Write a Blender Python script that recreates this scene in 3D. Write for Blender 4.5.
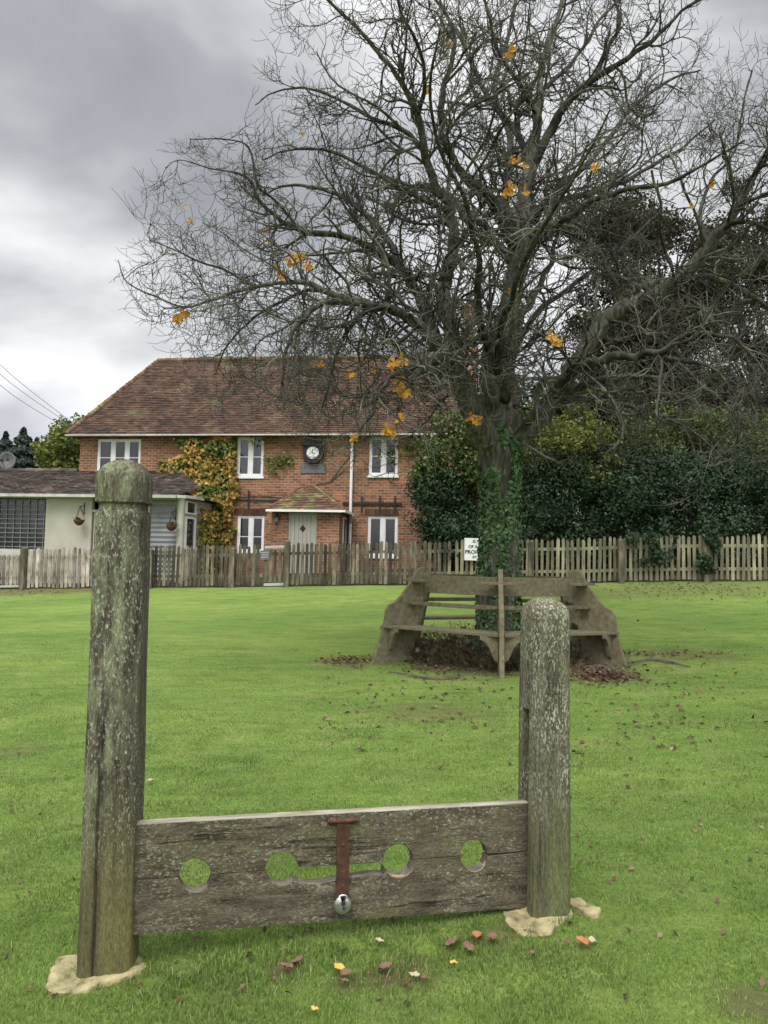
import bpy, bmesh, math, random
import numpy as np
from mathutils import Vector, Matrix, noise as mnoise
random.seed(7); RNG = np.random.default_rng(7)
for o in list(bpy.data.objects): bpy.data.objects.remove(o)
scene = bpy.context.scene; COL = scene.collection
# ------------------------------------------------------------------ camera
CAMZ = 1.45; F = 769.0; PITCH = math.radians(3.7); ROLL = 0.0205
fw = Vector((0, math.cos(PITCH), math.sin(PITCH))); r0 = Vector((1, 0, 0)); u0 = Vector((0, -math.sin(PITCH), math.cos(PITCH)))
RT = r0*math.cos(ROLL) + u0*math.sin(ROLL); UP = u0*math.cos(ROLL) - r0*math.sin(ROLL)
cam = bpy.data.objects.new('camera', bpy.data.cameras.new('camera')); COL.objects.link(cam)
m = Matrix((RT, UP, -fw)).transposed().to_4x4(); m.translation = Vector((0, 0, CAMZ)); cam.matrix_world = m
cam.data.sensor_fit = 'VERTICAL'; cam.data.sensor_height = 24.0; cam.data.lens = F*24.0/1024.0
cam.data.clip_end = 2000; cam.data.clip_start = 0.05
scene.camera = cam
scene.render.resolution_x = 768; scene.render.resolution_y = 1024
# ------------------------------------------------------------------ light
SUN_EL, SUN_AZ = math.radians(50), math.radians(200)      # azimuth measured from +Y clockwise
world = bpy.data.worlds.new("World"); scene.world = world; world.use_nodes = True
wt = world.node_tree; wt.nodes.clear()
def wn(t, **k):
    n = wt.nodes.new(t)
    for a, b in k.items(): setattr(n, a, b)
    return n
def ramp(nt, stops, interp='LINEAR'):
    n = nt.nodes.new('ShaderNodeValToRGB'); n.color_ramp.interpolation = interp
    el = n.color_ramp.elements
    while len(el) < len(stops): el.new(0.5)
    for e, (p, c) in zip(el, stops):
        e.position = p; e.color = (*c, 1) if len(c) == 3 else c
    return n
def g(v): return (v, v, v)
tc = wn('ShaderNodeTexCoord')
sky = wn('ShaderNodeTexSky', sky_type='NISHITA', sun_disc=False, sun_elevation=SUN_EL, sun_rotation=SUN_AZ)
mp = wn('ShaderNodeMapping'); mp.inputs['Scale'].default_value = (1.0, 0.8, 2.1); mp.inputs['Rotation'].default_value = (0.0, 0.5, 0.0); mp.inputs['Location'].default_value = (1.4, 0.6, 0.2)
n1 = wn('ShaderNodeTexNoise'); n1.inputs['Scale'].default_value = 1.7; n1.inputs['Detail'].default_value = 5; n1.inputs['Roughness'].default_value = 0.5; n1.inputs['Distortion'].default_value = 0.35
wt.links.new(tc.outputs['Generated'], mp.inputs[0]); wt.links.new(mp.outputs[0], n1.inputs[0])
cr = ramp(wt, [(0.36, (0.31, 0.322, 0.342)), (0.46, (0.40, 0.415, 0.438)), (0.54, (0.62, 0.635, 0.655)), (0.63, (0.90, 0.905, 0.91))])
wt.links.new(n1.outputs[0], cr.inputs[0])
sep = wn('ShaderNodeSeparateXYZ'); wt.links.new(tc.outputs['Generated'], sep.inputs[0])
# overcast sky: brighter towards the zenith (outside the frame) and a pale gap at the horizon
er = ramp(wt, [(0.0, g(0.35)), (0.06, g(1.30)), (0.15, g(1.45)), (0.24, g(0.98)), (0.62, g(1.0)), (0.78, g(2.4)), (1.0, g(3.6))])
wt.links.new(sep.outputs['Z'], er.inputs[0])
mul = wn('ShaderNodeMix', data_type='RGBA', blend_type='MULTIPLY'); mul.inputs[0].default_value = 1.0
wt.links.new(cr.outputs[0], mul.inputs[6]); wt.links.new(er.outputs[0], mul.inputs[7])
br_ = ramp(wt, [(0.0, g(2.2)), (0.48, g(1.7)), (0.6, g(1.0))]); mr_ = wn('ShaderNodeMapRange'); mr_.inputs[1].default_value = -1; wt.links.new(sep.outputs['Y'], mr_.inputs[0]); wt.links.new(mr_.outputs[0], br_.inputs[0])
mul2 = wn('ShaderNodeMix', data_type='RGBA', blend_type='MULTIPLY'); mul2.inputs[0].default_value = 1.0; wt.links.new(mul.outputs[2], mul2.inputs[6]); wt.links.new(br_.outputs[0], mul2.inputs[7])
bg1 = wn('ShaderNodeBackground'); bg1.inputs[1].default_value = 1.0; wt.links.new(mul2.outputs[2], bg1.inputs[0])
bg2 = wn('ShaderNodeBackground'); bg2.inputs[1].default_value = 0.006; wt.links.new(sky.outputs[0], bg2.inputs[0])
ad = wn('ShaderNodeAddShader'); wt.links.new(bg1.outputs[0], ad.inputs[0]); wt.links.new(bg2.outputs[0], ad.inputs[1])
wo = wn('ShaderNodeOutputWorld'); wt.links.new(ad.outputs[0], wo.inputs[0])
sd = bpy.data.lights.new('sun', 'SUN'); sd.energy = 1.5; sd.angle = math.radians(25); sd.color = (1.0, 0.96, 0.88)
so = bpy.data.objects.new('sun', sd); COL.objects.link(so)
sdir = Vector((math.sin(SUN_AZ)*math.cos(SUN_EL), math.cos(SUN_AZ)*math.cos(SUN_EL), math.sin(SUN_EL)))
so.rotation_euler = sdir.to_track_quat('Z', 'Y').to_euler()
scene.view_settings.view_transform = 'Standard'; scene.view_settings.look = 'None'
scene.view_settings.exposure = 0.1; scene.view_settings.gamma = 1.0
scene.view_settings.use_curve_mapping = False
# ------------------------------------------------------------------ picture <-> place helpers
def ray(px, py): return (fw*F + RT*(px-384) + UP*(512-py))
def P(px, py, Y):
    d = ray(px, py); t = Y/d.y
    return Vector((d.x*t, Y, CAMZ + d.z*t))
def sstep(a, b, x):
    t = min(1, max(0, (x-a)/(b-a))); return t*t*(3-2*t)
def gz(x, y):
    yc = min(max(y, 0), 22.5)
    z = 0.000105*yc**3
    s = 0.037 + (0.02-0.037)*sstep(4, 10, yc) + (0.055-0.02)*sstep(11, 19, yc)
    xc = 13*math.tanh(x/13) if abs(x) > 9 else x
    if abs(x) > 9: xc = math.copysign(min(abs(x), 9 + 5*math.tanh((abs(x)-9)/5)), x)
    return z + s*xc
GZV = np.vectorize(gz)
def ground_at(px, py):
    lo, hi = 1.5, 60.0
    d = ray(px, py)
    for _ in range(50):
        mid = (lo+hi)/2; t = mid/d.y
        if CAMZ + d.z*t > gz(d.x*t, mid): lo = mid
        else: hi = mid
    t = lo/d.y; return Vector((d.x*t, lo, gz(d.x*t, lo)))
# ------------------------------------------------------------------ object helpers
def tag(o, label=None, cat=None, group=None, kind=None):
    if label: o['label'] = label
    if cat: o['category'] = cat
    if group: o['group'] = group
    if kind: o['kind'] = kind
    return o
def empty(name, loc=(0, 0, 0), rz=0.0):
    o = bpy.data.objects.new(name, None); COL.objects.link(o); o.location = loc; o.rotation_euler = (0, 0, rz); o.empty_display_size = 0.1
    return o
def link_mesh(name, me, mats, parent=None, smooth=False):
    o = bpy.data.objects.new(name, me); COL.objects.link(o)
    for mt in (mats if isinstance(mats, (list, tuple)) else [mats]): me.materials.append(mt)
    if smooth: me.polygons.foreach_set('use_smooth', [True]*len(me.polygons))
    if parent is not None: o.parent = parent
    return o
def mesh_np(name, V, Q, mats, parent=None, smooth=False, T=None):
    me = bpy.data.meshes.new(name)
    V = np.ascontiguousarray(V, dtype=np.float32)
    me.vertices.add(len(V)); me.vertices.foreach_set('co', V.ravel())
    nq = 0 if Q is None else len(Q); nt_ = 0 if T is None else len(T)
    loops = []; 
    if nq: loops.append(np.asarray(Q).ravel())
    if nt_: loops.append(np.asarray(T).ravel())
    L = np.concatenate(loops).astype(np.int32)
    me.loops.add(len(L)); me.loops.foreach_set('vertex_index', L)
    me.polygons.add(nq+nt_)
    st = np.concatenate([np.arange(nq)*4, nq*4+np.arange(nt_)*3]).astype(np.int32)
    me.polygons.foreach_set('loop_start', st)
    me.update(calc_edges=True); me.validate()
    return link_mesh(name, me, mats, parent, smooth)
class MB:
    def __init__(s): s.v = []; s.f = []
    def add(s, vs, fs):
        b = len(s.v); s.v += [tuple(v) for v in vs]; s.f += [tuple(b+i for i in f) for f in fs]
    def box(s, x0, x1, y0, y1, z0, z1):
        s.add([(x0,y0,z0),(x1,y0,z0),(x1,y1,z0),(x0,y1,z0),(x0,y0,z1),(x1,y0,z1),(x1,y1,z1),(x0,y1,z1)],
              [(0,3,2,1),(4,5,6,7),(0,1,5,4),(1,2,6,5),(2,3,7,6),(3,0,4,7)])
    def prism(s, pts, a, b, ax='y'):
        n = len(pts)
        def mk(p, t): return (p[0], t, p[1]) if ax == 'y' else ((t, p[0], p[1]) if ax == 'x' else (p[0], p[1], t))
        vs = [mk(p, a) for p in pts] + [mk(p, b) for p in pts]
        s.add(vs, [tuple(range(n)), tuple(range(2*n-1, n-1, -1))] + [(i, i+n, (i+1) % n + n, (i+1) % n) for i in range(n)])
    def tube(s, pts, r, n=8, caps=True):
        pts = [Vector(p) for p in pts]; k = len(pts)
        rs = r if isinstance(r, (list, tuple)) else [r]*k
        T0 = (pts[-1]-pts[0]).normalized(); ref = Vector((0,0,1)) if abs(T0.z) < 0.8 else Vector((1,0,0))
        vs = []
        for i, p in enumerate(pts):
            t = (pts[min(i+1, k-1)]-pts[max(i-1, 0)]).normalized()
            a = t.cross(ref).normalized(); b = t.cross(a)
            vs += [p + (a*math.cos(2*math.pi*j/n) + b*math.sin(2*math.pi*j/n))*rs[i] for j in range(n)]
        fs = [(i*n+j, i*n+(j+1) % n, (i+1)*n+(j+1) % n, (i+1)*n+j) for i in range(k-1) for j in range(n)]
        if caps: fs += [tuple(range(n-1, -1, -1)), tuple(range((k-1)*n, k*n))]
        s.add(vs, fs)
    def build(s, name, mat, parent=None, smooth=False, bevel=0.0, recalc=True):
        me = bpy.data.meshes.new(name); me.from_pydata(s.v, [], s.f); me.update()
        if recalc:
            bm = bmesh.new(); bm.from_mesh(me); bmesh.ops.recalc_face_normals(bm, faces=bm.faces); bm.to_mesh(me); bm.free()
        o = link_mesh(name, me, mat, parent, smooth)
        if bevel:
            md = o.modifiers.new('bevel', 'BEVEL'); md.width = bevel; md.segments = 2; md.limit_method = 'ANGLE'; md.angle_limit = math.radians(40)
        return o
# ------------------------------------------------------------------ materials
def newmat(name, rough=0.85, spec=0.3):
    mt = bpy.data.materials.new(name); mt.use_nodes = True; nt = mt.node_tree
    b = nt.nodes['Principled BSDF']; b.inputs['Roughness'].default_value = rough; b.inputs['Specular IOR Level'].default_value = spec
    return mt, nt, b
def coords(nt, scale=(1, 1, 1), src='Object', rot=(0, 0, 0)):
    t = nt.nodes.new('ShaderNodeTexCoord'); mpn = nt.nodes.new('ShaderNodeMapping'); mpn.inputs['Scale'].default_value = scale; mpn.inputs['Rotation'].default_value = rot
    nt.links.new(t.outputs[src], mpn.inputs[0]); return mpn.outputs[0]
def nz(nt, vec, scale=5, detail=6, rough=0.6, dist=0.0):
    n = nt.nodes.new('ShaderNodeTexNoise'); n.inputs['Scale'].default_value = scale; n.inputs['Detail'].default_value = detail
    n.inputs['Roughness'].default_value = rough; n.inputs['Distortion'].default_value = dist
    nt.links.new(vec, n.inputs['Vector']); return n.outputs[0]
def rmp(nt, fac, stops, interp='LINEAR'):
    r = ramp(nt, stops, interp); nt.links.new(fac, r.inputs[0]); return r.outputs[0]
def mix(nt, fac, a, b, mode='MIX'):
    n = nt.nodes.new('ShaderNodeMix'); n.data_type = 'RGBA'; n.blend_type = mode
    for i, v in ((0, fac), (6, a), (7, b)):
        if hasattr(v, 'links'): nt.links.new(v, n.inputs[i])
        elif i == 0: n.inputs[0].default_value = v
        else: n.inputs[i].default_value = (*v, 1)
    return n.outputs[2]
def math_(nt, op, a, b=0.0, c=None):
    n = nt.nodes.new('ShaderNodeMath'); n.operation = op
    for i, v in enumerate((a, b) if c is None else (a, b, c)):
        if hasattr(v, 'links'): nt.links.new(v, n.inputs[i])
        else: n.inputs[i].default_value = v
    return n.outputs[0]
def bump(nt, b, h, strength=0.5, dist=0.01):
    n = nt.nodes.new('ShaderNodeBump'); n.inputs['Strength'].default_value = strength; n.inputs['Distance'].default_value = dist
    nt.links.new(h, n.inputs['Height']); nt.links.new(n.outputs[0], b.inputs['Normal'])
def noisy(name, stops, scale=6, stretch=(1, 1, 1), rough=0.85, bmp=0.4, bdist=0.01, detail=6, spec=0.3, island=0.0):
    mt, nt, b = newmat(name, rough, spec); v = coords(nt, stretch); n = nz(nt, v, scale, detail)
    c = rmp(nt, n, stops)
    if island:
        gi = nt.nodes.new('ShaderNodeNewGeometry')
        f = rmp(nt, gi.outputs['Random Per Island'], [(0, g(1-island)), (1, g(1+island))])
        c = mix(nt, 1.0, c, f, 'MULTIPLY')
    nt.links.new(c, b.inputs['Base Color'])
    if bmp: bump(nt, b, n, bmp, bdist)
    return mt
def leafmat(name, cols, rough=0.6, trans=0.25):
    mt, nt, b = newmat(name, rough, 0.3)
    gi = nt.nodes.new('ShaderNodeNewGeometry')
    k = len(cols); c = rmp(nt, gi.outputs['Random Per Island'], [(i/(k-1), cc) for i, cc in enumerate(cols)])
    v = coords(nt); n = nz(nt, v, 1.3, 3)
    c = mix(nt, 1.0, c, rmp(nt, n, [(0.3, g(0.6)), (0.7, g(1.35))]), 'MULTIPLY')
    nt.links.new(c, b.inputs['Base Color'])
    tr = nt.nodes.new('ShaderNodeBsdfTranslucent'); nt.links.new(c, tr.inputs[0])
    ms = nt.nodes.new('ShaderNodeMixShader'); ms.inputs[0].default_value = trans
    nt.links.new(b.outputs[0], ms.inputs[1]); nt.links.new(tr.outputs[0], ms.inputs[2]); nt.links.new(ms.outputs[0], nt.nodes['Material Output'].inputs[0])
    return mt
def brickmat():
    mt, nt, b = newmat('brick', 0.9, 0.2)
    t = nt.nodes.new('ShaderNodeTexCoord'); s = nt.nodes.new('ShaderNodeSeparateXYZ'); nt.links.new(t.outputs['Object'], s.inputs[0])
    cx = nt.nodes.new('ShaderNodeCombineXYZ'); nt.links.new(math_(nt, 'ADD', s.outputs[0], s.outputs[1]), cx.inputs[0]); nt.links.new(s.outputs[2], cx.inputs[1])
    br = nt.nodes.new('ShaderNodeTexBrick'); nt.links.new(cx.outputs[0], br.inputs[0])
    for k, v in (('Scale', 1.0), ('Mortar Size', 0.011), ('Mortar Smooth', 0.3), ('Brick Width', 0.225), ('Row Height', 0.082), ('Bias', -0.1)): br.inputs[k].default_value = v
    br.inputs['Color1'].default_value = (0.35, 0.145, 0.075, 1); br.inputs['Color2'].default_value = (0.15, 0.068, 0.042, 1); br.inputs['Mortar'].default_value = (0.33, 0.27, 0.20, 1)
    n = nz(nt, coords(nt), 1.1, 5)
    c = mix(nt, 1.0, br.outputs[0], rmp(nt, n, [(0.3, g(0.62)), (0.7, g(1.25))]), 'MULTIPLY')
    n2 = nz(nt, coords(nt, (4, 4, 12)), 1.0, 2)
    c = mix(nt, rmp(nt, n2, [(0.58, g(0)), (0.66, g(0.7))]), c, (0.10, 0.05, 0.045))
    c = mix(nt, rmp(nt, nz(nt, coords(nt, (1, 1, .6)), 0.9, 5), [(0.58, g(0)), (0.75, g(0.45))]), c, (0.12, 0.12, 0.07))
    nt.links.new(c, b.inputs['Base Color']); bump(nt, b, math_(nt, 'SUBTRACT', 1.0, br.outputs['Fac']), 0.6, 0.01)
    return mt
def woodmat(name, dark, light, algae, lichen, alg=(0.45, 0.65), lic=0.60, axis='z', lowgreen=None, worn=None):
    mt, nt, b = newmat(name, 0.9, 0.15)
    st = {'z': (1, 1, 0.07), 'x': (0.22, 1, 1)}[axis]
    grain = nz(nt, coords(nt, st), 42 if axis == 'z' else 30, 10, 0.7, 0.4)
    c = rmp(nt, grain, [(0.30, dark), (0.5, tuple((a+b_)/2*0.9 for a, b_ in zip(dark, light))), (0.72, light)])
    blot = nz(nt, coords(nt, tuple(0.35 + 0.65*s for s in st)), 7, 8, 0.7)
    c = mix(nt, rmp(nt, blot, [(alg[0], g(0)), (alg[1], g(0.85))]), c, algae)
    if lowgreen:
        t = nt.nodes.new('ShaderNodeTexCoord'); s = nt.nodes.new('ShaderNodeSeparateXYZ'); nt.links.new(t.outputs['Object'], s.inputs[0])
        lg = math_(nt, 'MULTIPLY', rmp(nt, s.outputs[2], [(0.15, g(1)), (0.75, g(0))]), rmp(nt, nz(nt, coords(nt, (1, 1, .12)), 14, 6), [(0.35, g(0.1)), (0.6, g(1))]))
        c = mix(nt, math_(nt, 'MULTIPLY', lg, 0.75), c, lowgreen)
        if worn is not None:       # paler flank weathering near one edge
            w = math_(nt, 'MULTIPLY', rmp(nt, s.outputs[0], worn), rmp(nt, nz(nt, coords(nt, (1, 1, .25)), 22, 7, 0.7), [(0.46, g(0)), (0.60, g(1))]))
            w = math_(nt, 'MULTIPLY', w, rmp(nt, s.outputs[2], [(0.3, g(0)), (0.7, g(1))]))
            c = mix(nt, math_(nt, 'MULTIPLY', w, 0.65), c, (0.22, 0.24, 0.14))
    pit = nz(nt, coords(nt, tuple(0.25+0.75*s for s in st)), 150, 6, 0.75)
    c = mix(nt, 1.0, c, rmp(nt, pit, [(0.34, g(0.5)), (0.5, g(1.0)), (0.68, g(1.5))]), 'MULTIPLY')
    sp = nz(nt, coords(nt, tuple(0.42+0.58*s for s in st)), 135, 7, 0.68, 0.3)
    lm = math_(nt, 'MULTIPLY', rmp(nt, sp, [(lic-0.02, g(0)), (lic+0.04, g(1))]), rmp(nt, nz(nt, coords(nt, tuple(0.5+0.5*s for s in st)), 8, 5), [(0.40, g(0.1)), (0.58, g(1))]))
    if lowgreen:      # lichen keeps to the drier upper part of a post
        lm = math_(nt, 'MULTIPLY', lm, rmp(nt, s.outputs[2], [(0.25, g(0.08)), (0.55, g(1.0))]))
    c = mix(nt, math_(nt, 'MULTIPLY', lm, 0.85), c, lichen)
    cracks = rmp(nt, nz(nt, coords(nt, tuple(s*0.8 if s == 1 else s*0.35 for s in st)), 30, 4, 0.5), [(0.33, g(0)), (0.39, g(1))])
    c = mix(nt, 1.0, c, mix(nt, cracks, g(0.5 if axis == 'x' else 0.4), g(1.0)), 'MULTIPLY')
    nt.links.new(c, b.inputs['Base Color'])
    h = math_(nt, 'ADD', math_(nt, 'MULTIPLY', grain, 0.8), math_(nt, 'ADD', math_(nt, 'MULTIPLY', cracks, 0.9), math_(nt, 'ADD', math_(nt, 'MULTIPLY', lm, 0.25), math_(nt, 'MULTIPLY', pit, 0.6))))
    bump(nt, b, h, 0.8, 0.005)
    return mt
M = {}
M['brick'] = brickmat()
M['tile'] = noisy('clay_tile', [(0.3, (0.035, 0.021, 0.015)), (0.5, (0.072, 0.038, 0.025)), (0.6, (0.09, 0.052, 0.033)), (0.72, (0.10, 0.092, 0.042))], 1.6, island=0.38, bmp=0.2)
M['tile_moss'] = noisy('mossy_clay_tile', [(0.3, (0.06, 0.035, 0.028)), (0.48, (0.13, 0.07, 0.045)), (0.6, (0.15, 0.14, 0.06)), (0.75, (0.13, 0.16, 0.05))], 2.6, island=0.4, bmp=0.2)
M['tile_grey'] = noisy('grey_roof_tile', [(0.3, (0.04, 0.033, 0.03)), (0.55, (0.09, 0.068, 0.058)), (0.75, (0.16, 0.13, 0.10))], 2.2, island=0.45, bmp=0.2)
M['white'] = noisy('white_paint', [(0.3, (0.66, 0.67, 0.66)), (0.7, (0.8, 0.8, 0.79))], 5, rough=0.5, bmp=0)
M['guttergrey'] = noisy('dull_white_gutter', [(0.3, (0.30, 0.29, 0.27)), (0.7, (0.52, 0.51, 0.48))], 4, rough=0.6, bmp=0)
M['cream'] = noisy('cream_render', [(0.3, (0.38, 0.35, 0.29)), (0.7, (0.52, 0.49, 0.42))], 1.2, rough=0.9, bmp=0.1)
M['doorpaint'] = noisy('grey_green_door_paint', [(0.3, (0.31, 0.30, 0.25)), (0.7, (0.37, 0.36, 0.31))], 3, stretch=(6, 1, .6), rough=0.6, bmp=0.1)
M['dark'] = noisy('black_iron', [(0.3, (0.012, 0.012, 0.013)), (0.7, (0.03, 0.03, 0.032))], 12, rough=0.6)
M['lead'] = noisy('grey_lead', [(0.3, (0.08, 0.08, 0.08)), (0.7, (0.17, 0.17, 0.17))], 5, rough=0.6)
M['galv'] = noisy('galvanised_metal', [(0.3, (0.30, 0.31, 0.30)), (0.7, (0.46, 0.47, 0.46))], 8, rough=0.5)
M['shutter'] = noisy('grey_shutter', [(0.3, (0.17, 0.17, 0.18)), (0.7, (0.26, 0.26, 0.27))], 3, rough=0.5, bmp=0)
M['lattice'] = noisy('dull_lattice', [(0.3, (0.13, 0.135, 0.13)), (0.7, (0.24, 0.24, 0.23))], 4, rough=0.6, bmp=0)
M['clay'] = noisy('brown_wicker', [(0.3, (0.06, 0.025, 0.015)), (0.7, (0.15, 0.06, 0.04))], 30)
M['curtain'] = noisy('pale_curtain', [(0.3, (0.35, 0.35, 0.36)), (0.7, (0.62, 0.62, 0.62))], 6, stretch=(5, 1, .3), bmp=0)
mt, nt, b = newmat('window_glass', 0.05, 1.0); b.inputs['Base Color'].default_value = (0.02, 0.022, 0.025, 1)
tr = nt.nodes.new('ShaderNodeBsdfTransparent'); ms = nt.nodes.new('ShaderNodeMixShader'); ms.inputs[0].default_value = 0.6
nt.links.new(tr.outputs[0], ms.inputs[1]); nt.links.new(b.outputs[0], ms.inputs[2]); nt.links.new(ms.outputs[0], nt.nodes['Material Output'].inputs[0]); M['glass'] = mt
M['clockface'] = noisy('white_clock_face', [(0.3, (0.6, 0.62, 0.62)), (0.7, (0.75, 0.76, 0.76))], 4, rough=0.3, bmp=0)
M['letter'] = noisy('black_lettering', [(0.3, g(0.015)), (0.7, g(0.03))], 4, rough=0.6, bmp=0)
M['fence'] = noisy('weathered_fence_wood', [(0.28, (0.03, 0.025, 0.018)), (0.5, (0.10, 0.086, 0.06)), (0.72, (0.24, 0.21, 0.155))], 3.5, stretch=(1.5, 1.5, 0.5), island=0.55, bmp=0.3)
M['fence_pale'] = noisy('pale_peeling_fence_wood', [(0.28, (0.09, 0.07, 0.05)), (0.48, (0.27, 0.24, 0.19)), (0.72, (0.50, 0.47, 0.40))], 4, stretch=(1.5, 1.5, 0.8), island=0.5, bmp=0.3)
M['fence_olive'] = noisy('olive_fence_wood', [(0.28, (0.08, 0.075, 0.045)), (0.5, (0.20, 0.185, 0.12)), (0.72, (0.34, 0.31, 0.21))], 3.5, stretch=(1.5, 1.5, 0.4), island=0.35, bmp=0.3)
M['bark'] = noisy('grey_green_bark', [(0.28, (0.02, 0.018, 0.014)), (0.48, (0.065, 0.06, 0.046)), (0.6, (0.12, 0.118, 0.083)), (0.75, (0.22, 0.23, 0.16))], 12, stretch=(1.6, 1.6, 0.35), bmp=1.0, bdist=0.03, detail=8)
M['branch'] = noisy('lichened_branch_bark', [(0.28, (0.010, 0.009, 0.008)), (0.48, (0.030, 0.028, 0.022)), (0.6, (0.062, 0.064, 0.043)), (0.72, (0.11, 0.125, 0.05))], 7, bmp=0.9, bdist=0.015, detail=8)
M['twig'] = noisy('grey_twig_bark', [(0.35, (0.024, 0.022, 0.018)), (0.5, (0.058, 0.056, 0.044)), (0.66, (0.18, 0.18, 0.14))], 2.0, bmp=0)
M['farbark'] = noisy('dark_bark', [(0.3, (0.035, 0.03, 0.024)), (0.7, (0.10, 0.09, 0.07))], 4, bmp=0)
M['ivy'] = leafmat('ivy_leaves', [(0.03, 0.075, 0.03), (0.06, 0.125, 0.045), (0.09, 0.165, 0.06), (0.15, 0.22, 0.10)], 0.45, 0.15)
M['laurel'] = leafmat('dark_laurel_leaves', [(0.007, 0.018, 0.007), (0.013, 0.032, 0.012), (0.024, 0.05, 0.018), (0.05, 0.08, 0.03)], 0.62, 0.15)
M['bamboo'] = leafmat('yellow_green_shrub_leaves', [(0.025, 0.045, 0.014), (0.05, 0.08, 0.022), (0.09, 0.12, 0.03), (0.16, 0.17, 0.05)])
M['hazel'] = leafmat('olive_yellow_leaves', [(0.06, 0.08, 0.015), (0.12, 0.14, 0.025), (0.2, 0.19, 0.04)])
M['brownleaf'] = leafmat('brown_autumn_leaves', [(0.018, 0.016, 0.009), (0.035, 0.027, 0.014), (0.028, 0.034, 0.015), (0.065, 0.042, 0.022)])
M['creeper'] = leafmat('yellow_creeper_leaves', [(0.10, 0.11, 0.02), (0.32, 0.24, 0.05), (0.55, 0.36, 0.09), (0.42, 0.22, 0.055), (0.22, 0.15, 0.04)])
M['creepergreen'] = leafmat('green_creeper_leaves', [(0.05, 0.09, 0.02), (0.10, 0.14, 0.03), (0.22, 0.22, 0.05)])
M['conifer'] = leafmat('dark_conifer_needles', [(0.02, 0.032, 0.024), (0.04, 0.056, 0.04)], trans=0.1)
M['autumngreen'] = leafmat('yellow_green_tree_leaves', [(0.05, 0.09, 0.02), (0.11, 0.15, 0.03), (0.24, 0.21, 0.04)])
M['gold'] = leafmat('golden_chestnut_leaves', [(0.42, 0.20, 0.02), (0.60, 0.31, 0.03), (0.5, 0.22, 0.03)], 0.6, 0.35)
M['litter'] = leafmat('brown_leaf_litter', [(0.04, 0.024, 0.015), (0.09, 0.05, 0.03), (0.15, 0.085, 0.05), (0.28, 0.21, 0.13)])
M['weed'] = leafmat('dry_brown_weeds', [(0.045, 0.03, 0.02), (0.10, 0.065, 0.04), (0.08, 0.09, 0.035), (0.16, 0.11, 0.07)])
M['post'] = woodmat('mossy_oak_post', (0.016, 0.013, 0.010), (0.125, 0.105, 0.080), (0.088, 0.088, 0.042), (0.40, 0.42, 0.30), alg=(0.53, 0.70), lic=0.56, lowgreen=(0.16, 0.15, 0.05), worn=[(0.0, g(1.0)), (0.02, g(1.0)), (0.05, g(0.25)), (0.10, g(0.2))])
M['post2'] = woodmat('lichened_oak_post', (0.028, 0.024, 0.018), (0.165, 0.145, 0.105), (0.13, 0.135, 0.065), (0.44, 0.45, 0.34), alg=(0.48, 0.66), lic=0.535, lowgreen=(0.12, 0.135, 0.05))
M['board'] = woodmat('weathered_oak_board', (0.028, 0.023, 0.017), (0.175, 0.148, 0.105), (0.11, 0.105, 0.05), (0.33, 0.31, 0.22), alg=(0.5, 0.68), lic=0.555, axis='x')
M['benchwood'] = noisy('lichened_bench_wood', [(0.3, (0.085, 0.072, 0.042)), (0.46, (0.125, 0.108, 0.064)), (0.6, (0.155, 0.138, 0.085)), (0.70, (0.19, 0.175, 0.115)), (0.76, (0.38, 0.37, 0.29))], 30, stretch=(.6, .6, .6), bmp=0.25, bdist=0.002, detail=10)
M['benchslab'] = noisy('grey_bench_leg', [(0.3, (0.10, 0.09, 0.065)), (0.7, (0.27, 0.24, 0.17))], 8, bmp=0.4)
M['freshwood'] = noisy('fresh_broken_wood', [(0.3, (0.20, 0.13, 0.09)), (0.7, (0.42, 0.31, 0.22))], 30, stretch=(.2, 1, 1), bmp=0.5)
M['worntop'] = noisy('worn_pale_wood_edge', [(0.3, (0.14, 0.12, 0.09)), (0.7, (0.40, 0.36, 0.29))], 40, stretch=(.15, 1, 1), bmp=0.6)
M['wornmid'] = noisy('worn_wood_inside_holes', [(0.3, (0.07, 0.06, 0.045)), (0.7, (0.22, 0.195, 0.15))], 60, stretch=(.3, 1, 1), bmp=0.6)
M['rust'] = noisy('rusty_iron', [(0.3, (0.03, 0.015, 0.011)), (0.55, (0.075, 0.032, 0.02)), (0.75, (0.13, 0.065, 0.045))], 28, rough=0.75, bmp=0.5, bdist=0.003)
mt, nt, b = newmat('brushed_steel', 0.32, 0.5); b.inputs['Metallic'].default_value = 0.9
nt.links.new(rmp(nt, nz(nt, coords(nt), 60, 4), [(0.3, g(0.35)), (0.7, g(0.72))]), b.inputs['Base Color']); M['steel'] = mt
M['stone'] = noisy('yellowish_stone', [(0.30, (0.07, 0.06, 0.035)), (0.45, (0.24, 0.205, 0.105)), (0.72, (0.44, 0.38, 0.21))], 16, bmp=0.9, bdist=0.012, detail=8)
M['root'] = noisy('root_bark', [(0.3, (0.04, 0.03, 0.022)), (0.7, (0.13, 0.10, 0.075))], 9, bmp=0.6)
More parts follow.
